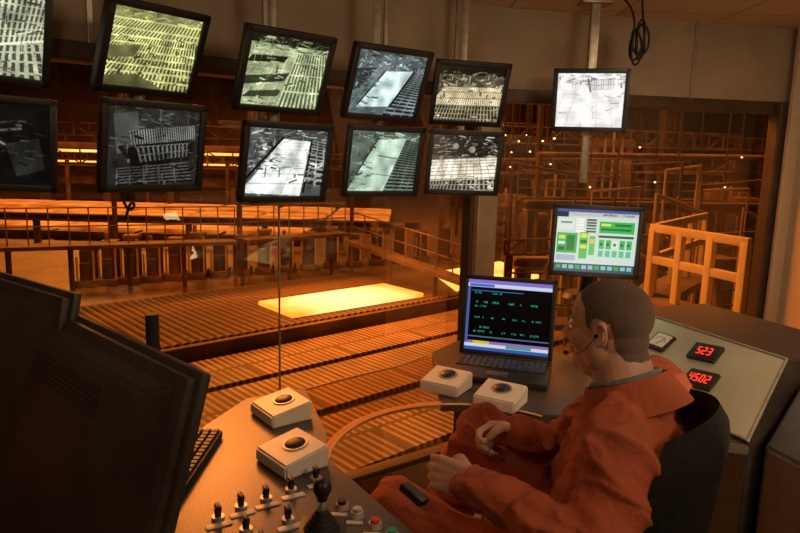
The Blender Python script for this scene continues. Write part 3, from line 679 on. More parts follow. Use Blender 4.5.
body.cap(lo(shL),lo(shR),.045); body.cap(lo(neckb)+Vector((0,0,-.08)),lo(chest),.06,.07); body.cap(lo(chest),lo(pel),.07,.08)
body.chain([lo(shL),lo(elL),lo(wrL)],[.045,.036,.026]); body.chain([lo(shR),lo(elR),lo(wrR)],[.045,.036,.026])
body.chain([lo(hipL),lo(knL),lo(anL)],[.08,.052,.038]); body.chain([lo(hipR),lo(knR),lo(anR)],[.08,.052,.038])
for a in(anL,anR): body.cap(lo(a),lo(a)+Vector((-.16,.06,-.06)),.036,.03)
def hand(b,wr,fwd,thumb,curl,side,S=.92):
    x=fwd.normalized(); y=(thumb-x*thumb.dot(x)).normalized(); z=x.cross(y)*side
    def W(p): return wr+(x*p[0]+y*p[1]+z*p[2])*S
    kn=[]
    for k,(yy,r) in enumerate(((.031,.0115),(.0105,.012),(-.0105,.0115),(-.030,.0105))):
        kp=(.088-abs(k-1)*.004,yy,.004); kn.append(kp); b.cap(W((.0,yy*.6,0)),W(kp),.018,r,12)
    Ls=((.044,.026,.021),(.048,.030,.022),(.044,.028,.021),(.035,.021,.018))
    for k in range(4):
        p=Vector(kn[k]); ang=0; sp=(1.5-k)*.03
        r=[.0098,.0090,.0082,.0072]
        for j in range(3):
            ang+=curl[k]*(.9,1.1,.8)[j]
            q=p+Vector((math.cos(ang)*math.cos(sp),math.sin(sp),-math.sin(ang)))*Ls[k][j]
            b.cap(W(p),W(q),r[j]*(.9 if k==3 else 1),r[j+1]*(.9 if k==3 else 1),12); p=q
    tp=[(.012,.022,-.006),(.045,.046,-.018),(.068,.044,-.036),(.084,.032,-.048)]
    b.chain([W(t) for t in tp],[.016,.0125,.0105,.009],12)
hand(body,lo(wrL),Vector((-.74,.60,-.08)),Vector((.35,.35,.80)),(.62,.70,.78,.86),-1)
hand(body,lo(wrR),Vector((-.80,.25,-.12)),Vector((-.15,-.35,.9)),(.85,.92,1.0,1.05),1,.88)
bm_=remesh(body,.0031,5,'body')
HI=HM.inverted()
n=len(bm_.vertices); co=np.empty(n*3,dtype=np.float32); bm_.vertices.foreach_get('co',co); co=co.reshape(-1,3); no=np.empty(n*3,dtype=np.float32); bm_.vertices.foreach_get('normal',no); no=no.reshape(-1,3)
HIa=np.array(HI); hl3=co@HIa[:3,:3].T+HIa[:3,3]
def hairline(x): return np.interp(x,[-.12,-.06,-.038,-.03,-.0,.012,.018,.030,.034,.050,.062,.08],[-.078,-.072,-.050,.014,.026,.022,-.002,.0,.045,.062,.078,.088])
near=(np.abs(hl3)<.14).all(1)
jit=np.zeros(n); jit[near]=[noise.noise(Vector(p)*150) for p in hl3[near].tolist()]
ish=near&(hl3[:,2]>hairline(hl3[:,0])+.002*jit)&(np.abs(hl3[:,1])<.0800)&(hl3[:,2]>-.1)
idx=np.nonzero(ish)[0]; remap=-np.ones(n,int); remap[idx]=np.arange(len(idx))
faces=[[remap[v] for v in p.vertices] for p in bm_.polygons if all(ish[v] for v in p.vertices)]
edge_d=np.clip((hl3[idx,2]-hairline(hl3[idx,0]))/.03,0,1)
hv=co[idx]+no[idx]*(.0004+.0012*edge_d)[:,None]
hmesh=bpy.data.meshes.new('hair'); hmesh.from_pydata(hv.tolist(),[],[[int(a) for a in f_] for f_ in faces])
bodyo=mkobj('body',bm_,skin,P0,angle=None); mkobj('hair',hmesh,hairm,bodyo,label='short cropped brown hair',angle=None)
eye=mat('eye_white',(.7,.65,.6),.15,0,20,.03); iris=mat('dark_iris',(.03,.02,.015),.15,0,30,.2)
for s in(1,-1):
    f=B().sph((.0765,s*.031,.001),.0122,seg=20); me=f.mesh('eye'); me.transform(HM); eo=mkobj('eye',me,eye,bodyo)
    f=B().sph((.0850,s*.031,.001),(.0042,.0052,.0052),seg=14); me=f.mesh('iris'); me.transform(HM); mkobj('iris',me,iris,bodyo)
    f=B().cap((.090,s*.018,.027),(.077,s*.046,.028),.0035,.0025,8); me=f.mesh('eyebrow'); me.transform(HM); mkobj('eyebrow',me,hairm,bodyo)
HW=Matrix.Translation(px0)@HM
e=root('headset',HW,'thin black headset with microphone boom on the man\'s head','headset')
f=B().cyl((-.000,.083,-.012),(-.000,.087,-.012),.005,.004,16); f.obj('ear_piece',black,e)
f=B().tube([Vector(p) for p in ((.0,.086,-.015),(.03,.081,-.048),(.065,.060,-.07),(.094,.032,-.074))],.0010,8); f.obj('boom',black,e)
f=B().sph((.098,.029,-.074),(.008,.006,.005)); f.obj('microphone',blackg,e)
cl=B()
cl.cap(lo(shL)+Vector((0,0,-.01)),lo(shR)+Vector((0,0,-.01)),.082,.080,24)
cl.cap(lo(neckb)+Vector((0,0,-.05)),lo(neckb)+Vector((.01,0,-.13)),.088,.125,24)
cl.cap(lo(neckb)+Vector((.01,0,-.13)),lo(chest),.125,.135,24); cl.cap(lo(chest),lo(pel),.135,.140,24)
cl.cap(lo(neckb)+Vector((0,0,-.035)),lo(shL)+Vector((0,0,.014)),.066,.066); cl.cap(lo(neckb)+Vector((0,0,-.035)),lo(shR)+Vector((0,0,.014)),.066,.066)
for s in(1,-1):
    cl.cap(lo(neckb)+tl*s*.085+Vector((.01,0,-.13)),lo(chest)+tl*s*.08,.102,.116,20)
    cl.cap(lo(chest)+tl*s*.08,lo(pel)+tl*s*.06+th*.02,.116,.130,20)
def limb(pts,rs,nn=5,fold=.006,seed=0):
    r=random.Random(seed); P=[];Rr=[]
    for i in range(len(pts)-1):
        for k in range(nn):
            t=k/nn; P.append(pts[i].lerp(pts[i+1],t)); Rr.append(rs[i]*(1-t)+rs[i+1]*t+r.uniform(-fold,fold))
    P.append(pts[-1]); Rr.append(rs[-1]); cl.chain(P,Rr,20)
def back(w,e_,dd): return lo(w)+(lo(e_)-lo(w)).normalized()*dd
limb([lo(shL),lo(elL),back(wrL,elL,.015)],[.082,.070,.044],8,.005,1)
limb([lo(shR),lo(elR),back(wrR,elR,.0)],[.080,.064,.042],8,.005,2)
limb([lo(hipL),lo(knL),lo(anL)],[.115,.082,.07],8,.005,3)
limb([lo(hipR),lo(knR),lo(anR)],[.115,.082,.07],8,.005,4)
cm_=remesh(cl,.0055,7,'coverall')
n=len(cm_.vertices); co=np.empty(n*3,dtype=np.float32); cm_.vertices.foreach_get('co',co); co=co.reshape(-1,3); no=np.empty(n*3,dtype=np.float32); cm_.vertices.foreach_get('normal',no); no=no.reshape(-1,3)
def ridg(x): return max(0,1-abs(x)*3.2)
w=np.array([ridg(noise.noise(Vector((p[0]*5+p[2]*6,p[1]*6-p[2]*4,p[2]*8))))**1.5*.9+.42*ridg(noise.noise(Vector((p[0]*12+p[2]*10+3,p[1]*12,p[2]*17))))**1.5 for p in co.tolist()])
co=co+no*((w-.5)*.019)[:,None]; cm_.vertices.foreach_set('co',co.astype(np.float32).ravel()); cm_.update()
covo=mkobj('coverall',cm_,cov,P0,label='orange-red work coverall with folds',angle=None)
f=B(); nn=28; t=f.bm; rings=[]
nd=(nb1-lo(neckb)).normalized(); s1=nd.cross(Vector((0,1,0))).normalized(); s2=nd.cross(s1)
for (r,hh) in ((.098,-.035),(.090,.0),(.084,.026),(.092,.028),(.106,-.004),(.124,-.045)):
    rings.append([t.verts.new(lo(neckb)+nd*(hh)+s1*r*math.cos(a)*1.0+s2*r*math.sin(a)*1.0) for a in np.linspace(0,math.tau,nn,endpoint=False)])
for i in range(len(rings)-1):
    for k in range(nn): t.faces.new([rings[i][k],rings[i][(k+1)%nn],rings[i+1][(k+1)%nn],rings[i+1][k]])
bmesh.ops.recalc_face_normals(t,faces=t.faces)
f.obj('collar',cov,covo,angle=60)
f=B(); ringp=[lo(neckb)+nd*.030+s1*.074*math.cos(a)+s2*.074*math.sin(a) for a in np.linspace(0,math.tau,25)]; f.tube(ringp,.007,8); f.obj('shirt_collar',shirt,covo,label='grey shirt collar')
for (w_,e_) in((wrL,elL),(wrR,elR)):
    d=(lo(w_)-lo(e_)).normalized(); q=lo(w_)-d*.03; B().cyl(q,q+d*.03,.041,.040,24).obj('cuff',cov,covo)
bootm=mat('boot_leather',(.02,.015,.012),.5,0,20,.3)
for a in(anL,anR):
    f=B(); f.cap(lo(a)+Vector((0,0,.03)),lo(a)+Vector((0,0,-.05)),.06,.055); f.cap(lo(a)+Vector((.02,-.01,-.06)),lo(a)+Vector((-.17,.08,-.07)),.05,.045)
    me=remesh(f,.008,3,'boot'); mkobj('boot',me,bootm,P0,angle=None)
p=D(414,494,1.53); f=B().box((0,0,0),(.035,.07,.018),bev=.005); me=f.mesh('p'); me.transform(Matrix.Translation(p)@Euler((.3,.2,.9)).to_matrix().to_4x4()); mkobj('handset',me,black,None,'small black handset lying on the man\'s thigh','phone')
zf=min(anL.z,anR.z)-.13; fr=root('footrest',((anL.x+anR.x)/2-.08,(anL.y+anR.y)/2+.04,0),'dark metal footrest under the desk','footrest')
B().box((0,0,zf),(.5,.34,.03),bev=.006).obj('plate',deskdark,fr)
for s in(-.18,.18): B().cyl((s,0,0),(s,0,zf),.02).obj('leg',deskdark,fr)

# ================================================================= MILL HALL OUTSIDE
ZM=-3.0
def rustmat(name,c1,c2,sc=1.2,rough=.7,metal=.2):
    m=bpy.data.materials.new(name); m.use_nodes=True; nt=m.node_tree; b=nt.nodes['Principled BSDF']; b.inputs['Roughness'].default_value=rough; b.inputs['Metallic'].default_value=metal
    tc=nt.nodes.new('ShaderNodeTexCoord'); n=nt.nodes.new('ShaderNodeTexNoise'); n.inputs['Scale'].default_value=sc; n.inputs['Detail'].default_value=8; nt.links.new(tc.outputs['Object'],n.inputs['Vector'])
    r=nt.nodes.new('ShaderNodeValToRGB'); r.color_ramp.elements[0].position=.35; r.color_ramp.elements[1].position=.65; r.color_ramp.elements[0].color=(*c1,1); r.color_ramp.elements[1].color=(*c2,1)
    nt.links.new(n.outputs['Fac'],r.inputs['Fac']); nt.links.new(r.outputs['Color'],b.inputs['Base Color']); return m
rust=rustmat('rusty_steel',(.10,.06,.04),(.26,.17,.11))
rustd=rustmat('sooty_steel',(.04,.028,.02),(.12,.08,.05))
rustl=rustmat('worn_light_steel',(.34,.26,.18),(.58,.44,.32))
yel=mat('pale_yellow_safety_paint',(.95,.76,.42),.5,0,3,.15)
def platemat(name,rot,bw,bh,c1,c2,mort,mcol,sw,sh,mx_,sm=.03,lo_=.18,hi_=.32):
    fm=bpy.data.materials.new(name); fm.use_nodes=True; nt=fm.node_tree; b=nt.nodes['Principled BSDF']; b.inputs['Roughness'].default_value=.55
    tc=nt.nodes.new('ShaderNodeTexCoord'); mp=nt.nodes.new('ShaderNodeMapping'); mp.inputs['Rotation'].default_value=(0,0,rad(rot))
    nt.links.new(tc.outputs['Object'],mp.inputs['Vector'])
    br=nt.nodes.new('ShaderNodeTexBrick'); br.inputs['Scale'].default_value=1; br.inputs['Brick Width'].default_value=bw; br.inputs['Row Height'].default_value=bh; br.inputs['Mortar Size'].default_value=mort
    br.inputs['Color1'].default_value=(*c1,1); br.inputs['Color2'].default_value=(*c2,1); br.inputs['Mortar'].default_value=(*mcol,1)
    br2=nt.nodes.new('ShaderNodeTexBrick'); br2.offset=0; br2.inputs['Scale'].default_value=1; br2.inputs['Brick Width'].default_value=sw; br2.inputs['Row Height'].default_value=sh; br2.inputs['Mortar Size'].default_value=sm
    br2.inputs['Color1'].default_value=(lo_,lo_,lo_,1); br2.inputs['Color2'].default_value=(hi_,hi_,hi_,1); br2.inputs['Mortar'].default_value=(1,1,1,1)
    nz=nt.nodes.new('ShaderNodeTexNoise'); nz.inputs['Scale'].default_value=.9; nz.inputs['Detail'].default_value=9
    mx=nt.nodes.new('ShaderNodeMix'); mx.data_type='RGBA'; mx.blend_type='MULTIPLY'; mx.inputs[0].default_value=mx_
    mx2=nt.nodes.new('ShaderNodeMix'); mx2.data_type='RGBA'; mx2.blend_type='MULTIPLY'; mx2.inputs[0].default_value=1
    rr=nt.nodes.new('ShaderNodeValToRGB'); rr.color_ramp.elements[0].position=.3; rr.color_ramp.elements[0].color=(.4,.4,.4,1); rr.color_ramp.elements[1].position=.7
    nt.links.new(mp.outputs[0],br.inputs['Vector']); nt.links.new(mp.outputs[0],br2.inputs['Vector']); nt.links.new(tc.outputs['Object'],nz.inputs['Vector']); nt.links.new(nz.outputs['Fac'],rr.inputs['Fac'])
    nt.links.new(br.outputs['Color'],mx.inputs[6]); nt.links.new(br2.outputs['Color'],mx.inputs[7]); nt.links.new(mx.outputs[2],mx2.inputs[6]); nt.links.new(rr.outputs['Color'],mx2.inputs[7]); nt.links.new(mx2.outputs[2],b.inputs['Base Color'])
    return fm
tdir=math.degrees(math.atan2((G(520,265,ZM)-G(-60,350,ZM)).y,(G(520,265,ZM)-G(-60,350,ZM)).x))
fm=platemat('mill_floor_plates',-tdir,3.2,1.6,(.17,.12,.08),(.13,.09,.06),.02,(.06,.04,.03),.4,.16,.5,.03,.4,.6)
grating=platemat('fine_steel_grating',-tdir,2.4,60,(.52,.38,.25),(.40,.29,.19),.05,(.10,.07,.04),.16,1.2,.95,.035,.13,.22)
struct(B().prism([(-60,5),(60,5),(60,75),(-60,75)],ZM-.2,ZM),'floor_mill_hall',fm)
hallw=rustmat('hall_cladding',(.05,.035,.025),(.12,.08,.05),.15)
struct(B().prism([(-60,75),(60,75),(60,75.5),(-60,75.5)],ZM,14),'wall_mill_hall_far',hallw)
struct(B().prism([(60,5),(60.5,5),(60.5,75),(60,75)],ZM,14),'wall_mill_hall_side',hallw)
struct(B().prism([(-60.5,5),(-60,5),(-60,75),(-60.5,75)],ZM,14),'wall_mill_hall_side_2',hallw)
struct(B().prism([(-60,5),(60,5),(60,75),(-60,75)],14,14.3),'ceiling_mill_hall',hallw)
def hot(name,c,c0,s,sc=.8):
    m=bpy.data.materials.new(name); m.use_nodes=True; nt=m.node_tree; b=nt.nodes['Principled BSDF']
    tc=nt.nodes.new('ShaderNodeTexCoord'); n=nt.nodes.new('ShaderNodeTexNoise'); n.inputs['Scale'].default_value=sc; n.inputs['Detail'].default_value=5; nt.links.new(tc.outputs['Object'],n.inputs['Vector'])
    r=nt.nodes.new('ShaderNodeValToRGB'); r.color_ramp.elements[0].position=.35; r.color_ramp.elements[1].position=.65; r.color_ramp.elements[0].color=(*c0,1); r.color_ramp.elements[1].color=(*c,1)
    nt.links.new(n.outputs['Fac'],r.inputs['Fac']); nt.links.new(r.outputs['Color'],b.inputs['Emission Color']); b.inputs['Emission Strength'].default_value=s; b.inputs['Base Color'].default_value=(.1,.05,.02,1); return m
hotd=hot('dull_orange_hot_steel',(1,.34,.06),(.32,.07,.01),.9,.6)
hotf=hot('furnace_glow',(1,.70,.28),(1,.42,.08),2.1,.5)
hotm=bpy.data.materials.new('glowing_hot_steel'); hotm.use_nodes=True; nt=hotm.node_tree; b=nt.nodes['Principled BSDF']; b.inputs['Base Color'].default_value=(.1,.05,.02,1)
tc=nt.nodes.new('ShaderNodeTexCoord'); mp=nt.nodes.new('ShaderNodeMapping'); mp.inputs['Location'].default_value=(-.5,-.5,0); vl=nt.nodes.new('ShaderNodeVectorMath'); vl.operation='LENGTH'
sc_=nt.nodes.new('ShaderNodeVectorMath'); sc_.operation='MULTIPLY'; sc_.inputs[1].default_value=(1,1,0)
nz=nt.nodes.new('ShaderNodeTexNoise'); nz.inputs['Scale'].default_value=1.2; ma=nt.nodes.new('ShaderNodeMath'); ma.operation='MULTIPLY_ADD'; ma.inputs[1].default_value=.3
rp=nt.nodes.new('ShaderNodeValToRGB'); rp.color_ramp.elements[0].position=.32; rp.color_ramp.elements[0].color=(1,.86,.50,1); rp.color_ramp.elements[1].position=.66; rp.color_ramp.elements[1].color=(1,.30,.035,1)
nt.links.new(tc.outputs['Generated'],mp.inputs['Vector']); nt.links.new(mp.outputs[0],sc_.inputs[0]); nt.links.new(sc_.outputs[0],vl.inputs[0]); nt.links.new(tc.outputs['Object'],nz.inputs['Vector']); nt.links.new(nz.outputs['Fac'],ma.inputs[0]); nt.links.new(vl.outputs['Value'],ma.inputs[2]); nt.links.new(ma.outputs[0],rp.inputs['Fac'])
nt.links.new(rp.outputs['Color'],b.inputs['Emission Color']); b.inputs['Emission Strength'].default_value=2.4
def slab(pts,z,name,mm,lab,th=.12):
    ps=[G(x,y,z) for x,y in pts]; f=B(); f.hull([Vector((p.x,p.y,z-th)) for p in ps]+[Vector((p.x,p.y,z)) for p in ps],.02); return f.obj(name,mm,None,lab,'steel slab')
slab([(258,301),(384,283),(424,293),(292,314)],ZM+.58,'hot_steel_slab',hotm,'bright yellow-orange glowing steel slab on the roller table')
slab([(434,272),(500,261),(540,275),(456,288)],ZM+.58,'hot_steel_slab',hotf,'bright glowing steel slab end beyond the corner post')
sA=G(-60,350,ZM+.45); sB=G(520,265,ZM+.45); dr=(sB-sA); dr.z=0; Lr=dr.length; dr.normalize(); nr=Vector((-dr.y,dr.x,0))
M=Matrix.Identity(4)
for i in range(3): M[i][0]=dr[i]; M[i][1]=nr[i]
M[0][3]=sA.x; M[1][3]=sA.y; M[2][3]=ZM
e=root('roller_table',M,'long roller conveyor with dark rolls carrying the glowing slab','roller conveyor')
for s in(-2.6,2.6): B().box((Lr/2,s,.2),(Lr,.2,.4),bev=.03).obj('side_frame',rustd,e)
nrl=88; r0=B().cyl((0,-2.5,.33),(0,2.5,.33),.12,seg=14).cyl((0,-2.6,.33),(0,2.6,.33),.05,seg=8).mesh('roller')
for k in range(nrl):
    o=mkobj('roller',r0,rustd,e); o.location=(.3+k*(Lr-.6)/(nrl-1),0,0)
def deck(off,wd,l0,l1,lab):
    # straight strip parallel to the roller table
    a=sA+dr*l0+nr*off; b_=sA+dr*l1+nr*off
    q=[a-nr*wd/2,b_-nr*wd/2,b_+nr*wd/2,a+nr*wd/2]
    B().prism([(p.x,p.y) for p in q],ZM+.01,ZM+.10).obj('grated_deck',grating,None,lab,'platform')
deck(-3.75,1.7,1,Lr-1,'long flat grated steel deck beside the roller conveyor')
deck(-5.85,2.0,2,Lr-2,'long wide flat grated steel deck near the control room')
deck(-8.1,1.9,3,Lr-3,'flat grated steel deck below the control room window')
def machine(x,y,z,s,lab,yaw=0,name='drive_unit',tall=1.0,v=0):
    M=Matrix.Translation((x,y,z))@Matrix.Rotation(yaw,4,'Z')@Matrix.Scale(s,4)
    e=root(name,M,lab,'machine','roller drive units' if name=='drive_unit' else 'mill machines')
    B().box((0,0,.12),(.62,1.0,.24),bev=.02).obj('base',rustd,e)
    h=.9*tall
    B().box((0,.05,.24+h/2),(.42,.6,h),bev=.03).box((0,-.3,.24+h*.3),(.3,.3,h*.6),bev=.03).obj('housing',rustd,e)
    f=B().box((0,.05,.24+h+.06),(.5,.5,.12),bev=.02)
    if v%2: f.cyl((-.1,0,.3+h),(-.1,0,.6+h),.07,seg=12)
    f.obj('cover',rust,e)
    B().cyl((.26,-.35,.25),(.26,-.35,.24+h),.035,seg=8).cyl((-.26,-.35,.25),(-.26,-.35,.24+h*.8),.035,seg=8).obj('pipe',rustl,e)
for k in range(17):
    px=62+k*24; p=G(px,297-2.0*k,ZM); machine(p.x,p.y+1.9,ZM,1.06,'dark blocky roller drive housing beside conveyor',.1,'drive_unit',1.05+.35*((k*7)%3)/2,k)
def girder(a,b2,h,w,lab,mm,z0,name='steel_girder',posts=8):
    d=b2-a; d.z=0; L=d.length; d.normalize(); M=Matrix.Identity(4); nn=Vector((-d.y,d.x,0))
    for i in range(3): M[i][0]=d[i]; M[i][1]=nn[i]
    M[0][3]=a.x;M[1][3]=a.y;M[2][3]=z0
    e=root(name,M,lab,'girder'); zz=a.z-z0
    f=B().box((L/2,0,zz),(L,w,.08),bev=.01).box((L/2,0,zz-h),(L,w,.08),bev=.01).box((L/2,0,zz-h/2),(L,.05,h)); n=int(L/1.0)
    for k in range(n): f.box((.5+k*L/n,0,zz-h/2),(.05,w*.9,h))
    f.obj('beam',mm,e)
    for k in range(posts): B().box((.2+k*(L-.4)/(posts-1),0,(zz-h)/2),(.25,.25,zz-h)).obj('column',rustd,e)
    return e
def truss(a,b2,h,lab,mm=rust,r=.05,step=1.0,base=True):
    v=b2-a; L=v.length; e=root('lattice_truss',Matrix.Translation(a),lab,'truss','lattice trusses in the hall'); n=max(3,int(L/step))
    f=B(); Z=Vector((0,0,h)); f.cyl((0,0,0),v,r,seg=6).cyl(Z,v+Z,r,seg=6)
    for k in range(n+1): q=v*(k/n); f.cyl(q,q+Z,r*.7,seg=6)
    for k in range(n):
        q=v*(k/n); q2=v*((k+1)/n); f.cyl(q+(Z if k%2 else Vector()),q2+(Vector() if k%2 else Z),r*.6,seg=6)
    f.obj('lattice',mm,e)
    if base:
        for t_ in (0.02,.35,.68,.98):
            q=v*t_; f=B().box((q.x,q.y,(ZM-a.z)/2),(.18,.18,a.z-ZM)); f.obj('column',rustd,e)
girder(Vector((-34,53.4,1.4)),Vector((12,53.4,1.4)),.6,.6,'high crane girder on columns across the hall',rustd,ZM)
girder(Vector((-26,32.3,-1.55)),Vector((1,32.3,-1.55)),.3,.4,'dark steel girder in front of the cooling bed',rustd,ZM)
girder(Vector((4.2,22.2,.3)),Vector((14,24,.3)),.3,.4,'steel platform girder on columns',rust,ZM)
girder(Vector((3,17,-.9)),Vector((10,18,-.9)),.25,.4,'low platform girder with ribs',rust,ZM,posts=5)
truss(Vector((2,35.5,2.6)),Vector((20,39.5,2.6)),.9,'long lattice truss spanning machines')
truss(Vector((1.5,28.8,1.0)),Vector((15,29.8,1.4)),.6,'lattice truss of a pipe bridge')
truss(Vector((2.5,15.6,-.6)),Vector((9,16.2,-.3)),.35,'low lattice truss near the window',rust,.03,.5)
truss(Vector((-34,65,3)),Vector((6,65,3)),1.2,'far lattice truss across the hall',rustd,.09,1.6)
truss(Vector((-20,31,1.0)),Vector((-2,31,1.0)),.7,'dark lattice truss before the cooling bed',rustd,.05,1.2)
truss(Vector((3,40,.6)),Vector((24,41,1.4)),.8,'dim lattice truss behind rolling machines',rustd,.05,.9)
truss(Vector((4,44,3.4)),Vector((28,45,2.6)),.8,'high dim lattice truss in the hall',rust,.05,.9)
def railing(a,b2,h,mm,lab,r=.03,nposts=10,base=None,mid=2):
    d=b2-a; L=d.length; e=root('railing',Matrix.Translation(a),lab,'railing'); v=b2-a
    f=B()
    for j in range(mid+1): z=h*(1-j/(mid+1)); f.cyl(Vector((0,0,z)),v+Vector((0,0,z)),r,seg=8)
    f.obj('rail',mm,e)
    for k in range(nposts): q=v*(k/(nposts-1)); B().cyl(q,q+Vector((0,0,h)),r,seg=8).obj('post',mm,e)
    if base:
        f=B(); dd=v.normalized(); nn=Vector((-dd.y,dd.x,0)); 
        f.hull([nn*s*base+q+Vector((0,0,z)) for s in(-1,1) for q in(Vector((0,0,0)),v) for z in(0,-.12)]); f.obj('walkway',rustd,e)
        for k in range(0,nposts,3):
            q=v*(k/(nposts-1)); 
            if (a+q).z-.12>ZM: B().box(q+Vector((0,0,(ZM-(a+q).z-.12)/2)),(.12,.12,(a+q).z-.12-ZM)).obj('support',rustd,e)
railing(G(-60,248,-1.3),G(235,240,-1.3),1.15,rust,'long steel walkway railing with three rails',.022,16,.4,1)
railing(G(242,239,-1.3),G(345,232,-1.3),1.15,rust,'steel walkway railing beside dark columns',.022,8,.4,1)
railing(G(352,240,-1.3),G(470,282,-1.9),1.0,rustd,'sloping walkway railing going down to the conveyor',.02,9,.3,1)
railing(Vector((4.4,24.9,.3)),Vector((13,26.6,.3)),1.0,rust,'railing on a steel platform among machines',.025,10,.4)
railing(Vector((2.2,13.0,-1.6)),Vector((7.5,13.6,-1.6)),1.0,rustd,'low walkway railing outside the window',.02,9,.35)
def heavyrail(pa,pb,h,lab):
    v=pb-pa; e=root('safety_railing',Matrix.Translation(pa),lab,'railing','pale yellow railings outside'); ang=math.atan2(v.y,v.x); L=math.hypot(v.x,v.y)
    for z in (h,h*.55): 
        f=B(); f.box((v.x/2,v.y/2,z),(L+.08,.06,.09),Euler((0,0,ang)),.01); f.obj('rail',yel,e)
    for k in range(4): q=v*(k/3); B().box((q.x,q.y,h/2),(.09,.07,h),Euler((0,0,ang)),.01).obj('post',yel,e)
    f=B().box((v.x/2,v.y/2,-.05),(L+.3,.5,.1),Euler((0,0,ang)),.01); f.obj('walkway',rust,e)
    f=B().box((v.x/2,v.y/2,(ZM-pa.z-.1)/2),(.2,.2,pa.z-.1-ZM)); f.obj('support',rustd,e)
a=D(648,296,7.6); b2=D(738,318,6.4); heavyrail(a,Vector((b2.x,b2.y,a.z)),.80,'thick pale yellow safety railing outside the window')
b3=D(700,270,9.6); heavyrail(a+Vector((.1,.15,0)),Vector((b3.x,b3.y,a.z)),.80,'pale yellow safety railing leading away from the window')
for r_ in range(3):
    for k in range(9):
        x0=-38+k*4.4; y0=36.5+r_*6.2; 
        if r_==0 and k>7: continue
        B().box((x0,y0,ZM+.55),(4.0,5.0,.2),bev=.03).obj('hot_plate',hotd,None,'dull orange glowing steel plate on the cooling bed','steel plate','plates on the cooling bed')
        B().box((x0,y0,ZM+.225),(4.2,5.9,.45),bev=.03).obj('cooling_bed_frame',rustd,None,'dark frame supporting a glowing plate','frame','cooling bed frames')
fx=root('reheating_furnace',(-20,57,ZM),'dark furnace housing with bright glowing horizontal opening','furnace')
B().box((0,1,3.2),(26,2.4,3.0),bev=.05).box((0,-.4,5.0),(26,1.2,.5),bev=.03).box((0,-.4,3.35),(26,1.2,.2),bev=.03).obj('housing',rustd,fx)
B().box((0,-.3,4.1),(25,.3,1.3)).obj('opening',hotf,fx,label='bright yellow glowing opening')
for k in range(5): B().box((-11+k*5.5,0,.85),(.6,1.4,1.7)).obj('leg',rustd,fx)
for x,y in((-26,62),(-14,62),(-2,62),(10,62),(22,62),(34,62),(9,42.5),(17,42.5),(27,42.5)):
    f=B().box((x,y,5.5),(.12,.9,17)).box((x-.4,y,5.5),(.06,.9,17)).box((x+.4,y,5.5),(.06,.9,17)).box((x,y,5.5),(.8,.1,17)); f.obj('steel_column',rustd,None,'tall riveted steel column of the hall','column','hall columns')
rnd=random.Random(7)
for j in range(3):
    for k in range(9):
        x=5.5+k*2.3+rnd.uniform(-.3,.3); y=(19.6,26.9,33.2)[j]+k*.25+rnd.uniform(-.2,.2); 
        machine(x,y,ZM,rnd.uniform(1.3,1.9),'dark mill machine with block housing and pipes',rnd.uniform(-.3,.3),'mill_machine',rnd.uniform(.8,2.0),k)
for k in range(7):
    x=4.5+k*2.9+rnd.uniform(-.5,.5); y=30.9+rnd.uniform(-.3,.3)+k*.2; h=rnd.uniform(2.6,5.8)
    e=root('mill_stand',(x,y,ZM),'tall rolling mill housing with cross beams and pipes','machine','mill stands')
    B().box((-.8,0,h/2),(.3,.6,h),bev=.03).box((.8,0,h/2),(.3,.6,h),bev=.03).box((0,0,h-.2),(2.0,.7,.4),bev=.04).box((0,0,h*.55),(1.6,.4,.25),bev=.02).obj('frame',rustd if k%2 else rust,e)
    f=B()
    for q in range(7): f.box((0,-.42,h*.2+q*h*.1),(1.3,.12,.05))
    f.obj('ladder_rungs',rust,e)
    for q in (-.4,0,.4): B().cyl((q,-.3,0),(q,-.3,h+.3*(q==0)),.06).obj('pipe',rustl,e)
def pipe(pts,r,lab,mm=rustl): 
    B().tube([Vector(p) for p in pts],r,12).obj('pipe_run',mm,None,lab,'pipe')
pipe([(5,24.2,-3),(5,24.2,1.9),(20,27.0,2.1),(20,27.0,-3)],.10,'overhead pipe bridging two risers',rust)
pipe([(3.4,10.4,-3),(3.4,10.4,-.9),(4.0,10.4,-.3),(5.4,10.9,-.2),(5.7,10.9,-3)],.06,'bent pipe rising from the floor',rust)
for k in range(12):
    x=2.6+(k%6)*1.15; y=11.3+.62*k+rnd.uniform(-.1,.1)+(.5 if k>4 else 0); h=rnd.uniform(.2,1.7)-.4+.05*k; w_=rnd.uniform(.6,1.6)
    pipe([(x,y,-3),(x,y,h),(x+w_,y+.1,h+rnd.uniform(-.5,.3)),(x+w_,y+.1,-3)],rnd.uniform(.025,.05),'pale bent service pipe standing among machines',rustl if k%3 else rust)
lampm=mat('floodlamp_glass',(1,.85,.6),.4,emit=4,ecol=(1,.80,.52))
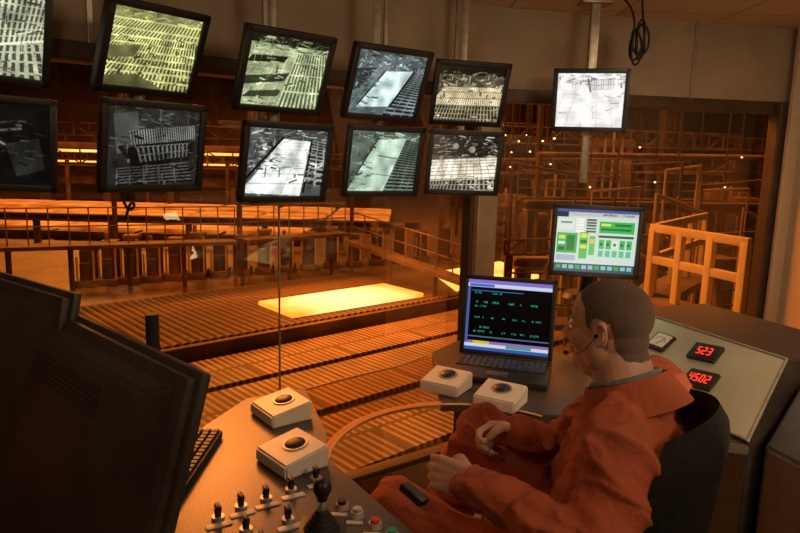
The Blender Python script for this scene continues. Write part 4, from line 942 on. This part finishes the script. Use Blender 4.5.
def flood(p,s=1):
    e=root('floodlight',p,'small bright floodlight hanging in the hall','lamp','hall floodlights')
    B().box((0,.15,.1),(.35*s,.2,.3*s),bev=.03).obj('housing',rustd,e); B().cyl((0,.15,.2),(0,.15,14.05-p.z),.03,seg=6).obj('suspension_rod',rustd,e); B().box((0,.03,.1),(.24*s,.04,.18*s),bev=.01).obj('lens',lampm,e)
for k in range(18): flood(D(490+(k%6)*12+rnd.uniform(-5,5),142+(k//6)*14+rnd.uniform(-6,6),24+.5*(k%4)),rnd.uniform(.2,.36))
for (px,py,dd) in((655,185,24),(700,172,25),(590,190,24),(615,222,22),(640,150,25),(725,190,24),(676,205,24),(610,160,25),(742,160,25)): flood(D(px,py,dd),.26)

# ================================================================= LIGHTS
def area(loc,target,size,energy,col,sy=None):
    l=bpy.data.lights.new('lamp','AREA'); l.size=size; l.energy=energy; l.color=col
    if sy: l.shape='RECTANGLE'; l.size_y=sy
    o=bpy.data.objects.new('area_light',l); COL.objects.link(o); o.location=loc; o.rotation_euler=(Vector(target)-Vector(loc)).to_track_quat('-Z','Y').to_euler(); return o
OR=(1,.36,.085)
area((-8,18,13),(-4,17,-3),12,4800,OR); area((-22,48,13),(-22,46,-3),18,12000,(1,.36,.07),12); area((12,26,13),(10,26,-3),14,2700,OR); area((4,50,13),(4,50,-3),16,1800,OR)
ps=G(345,298,ZM+.6); area((ps.x,ps.y,ZM+2.6),(ps.x,ps.y,ZM),5,520,(1,.30,.05))  # added light over the slab, strengthens the glow it casts around
area((-2.5,8.5,5.5),(.6,1.5,1),2.5,400,(1,.40,.12))  # added unseen light outside the window, stands in for mill glow entering the room
area((1.5,.3,2.40),(1.0,2.2,.9),.7,24,(1,.74,.46)); area((1.4,2.5,2.42),(1.4,2.5,0),.5,7,(1,.70,.42))
area((-.6,.1,2.40),(-.3,2.5,1.2),.6,7,(1,.70,.45))
area((1.0,1.2,1.0),(1.4,3.8,2.3),.4,3.0,(1,.72,.45))
w=bpy.data.worlds.new('world'); scene.world=w; w.use_nodes=True; w.node_tree.nodes['Background'].inputs[0].default_value=(.10,.045,.015,1); w.node_tree.nodes['Background'].inputs[1].default_value=.3
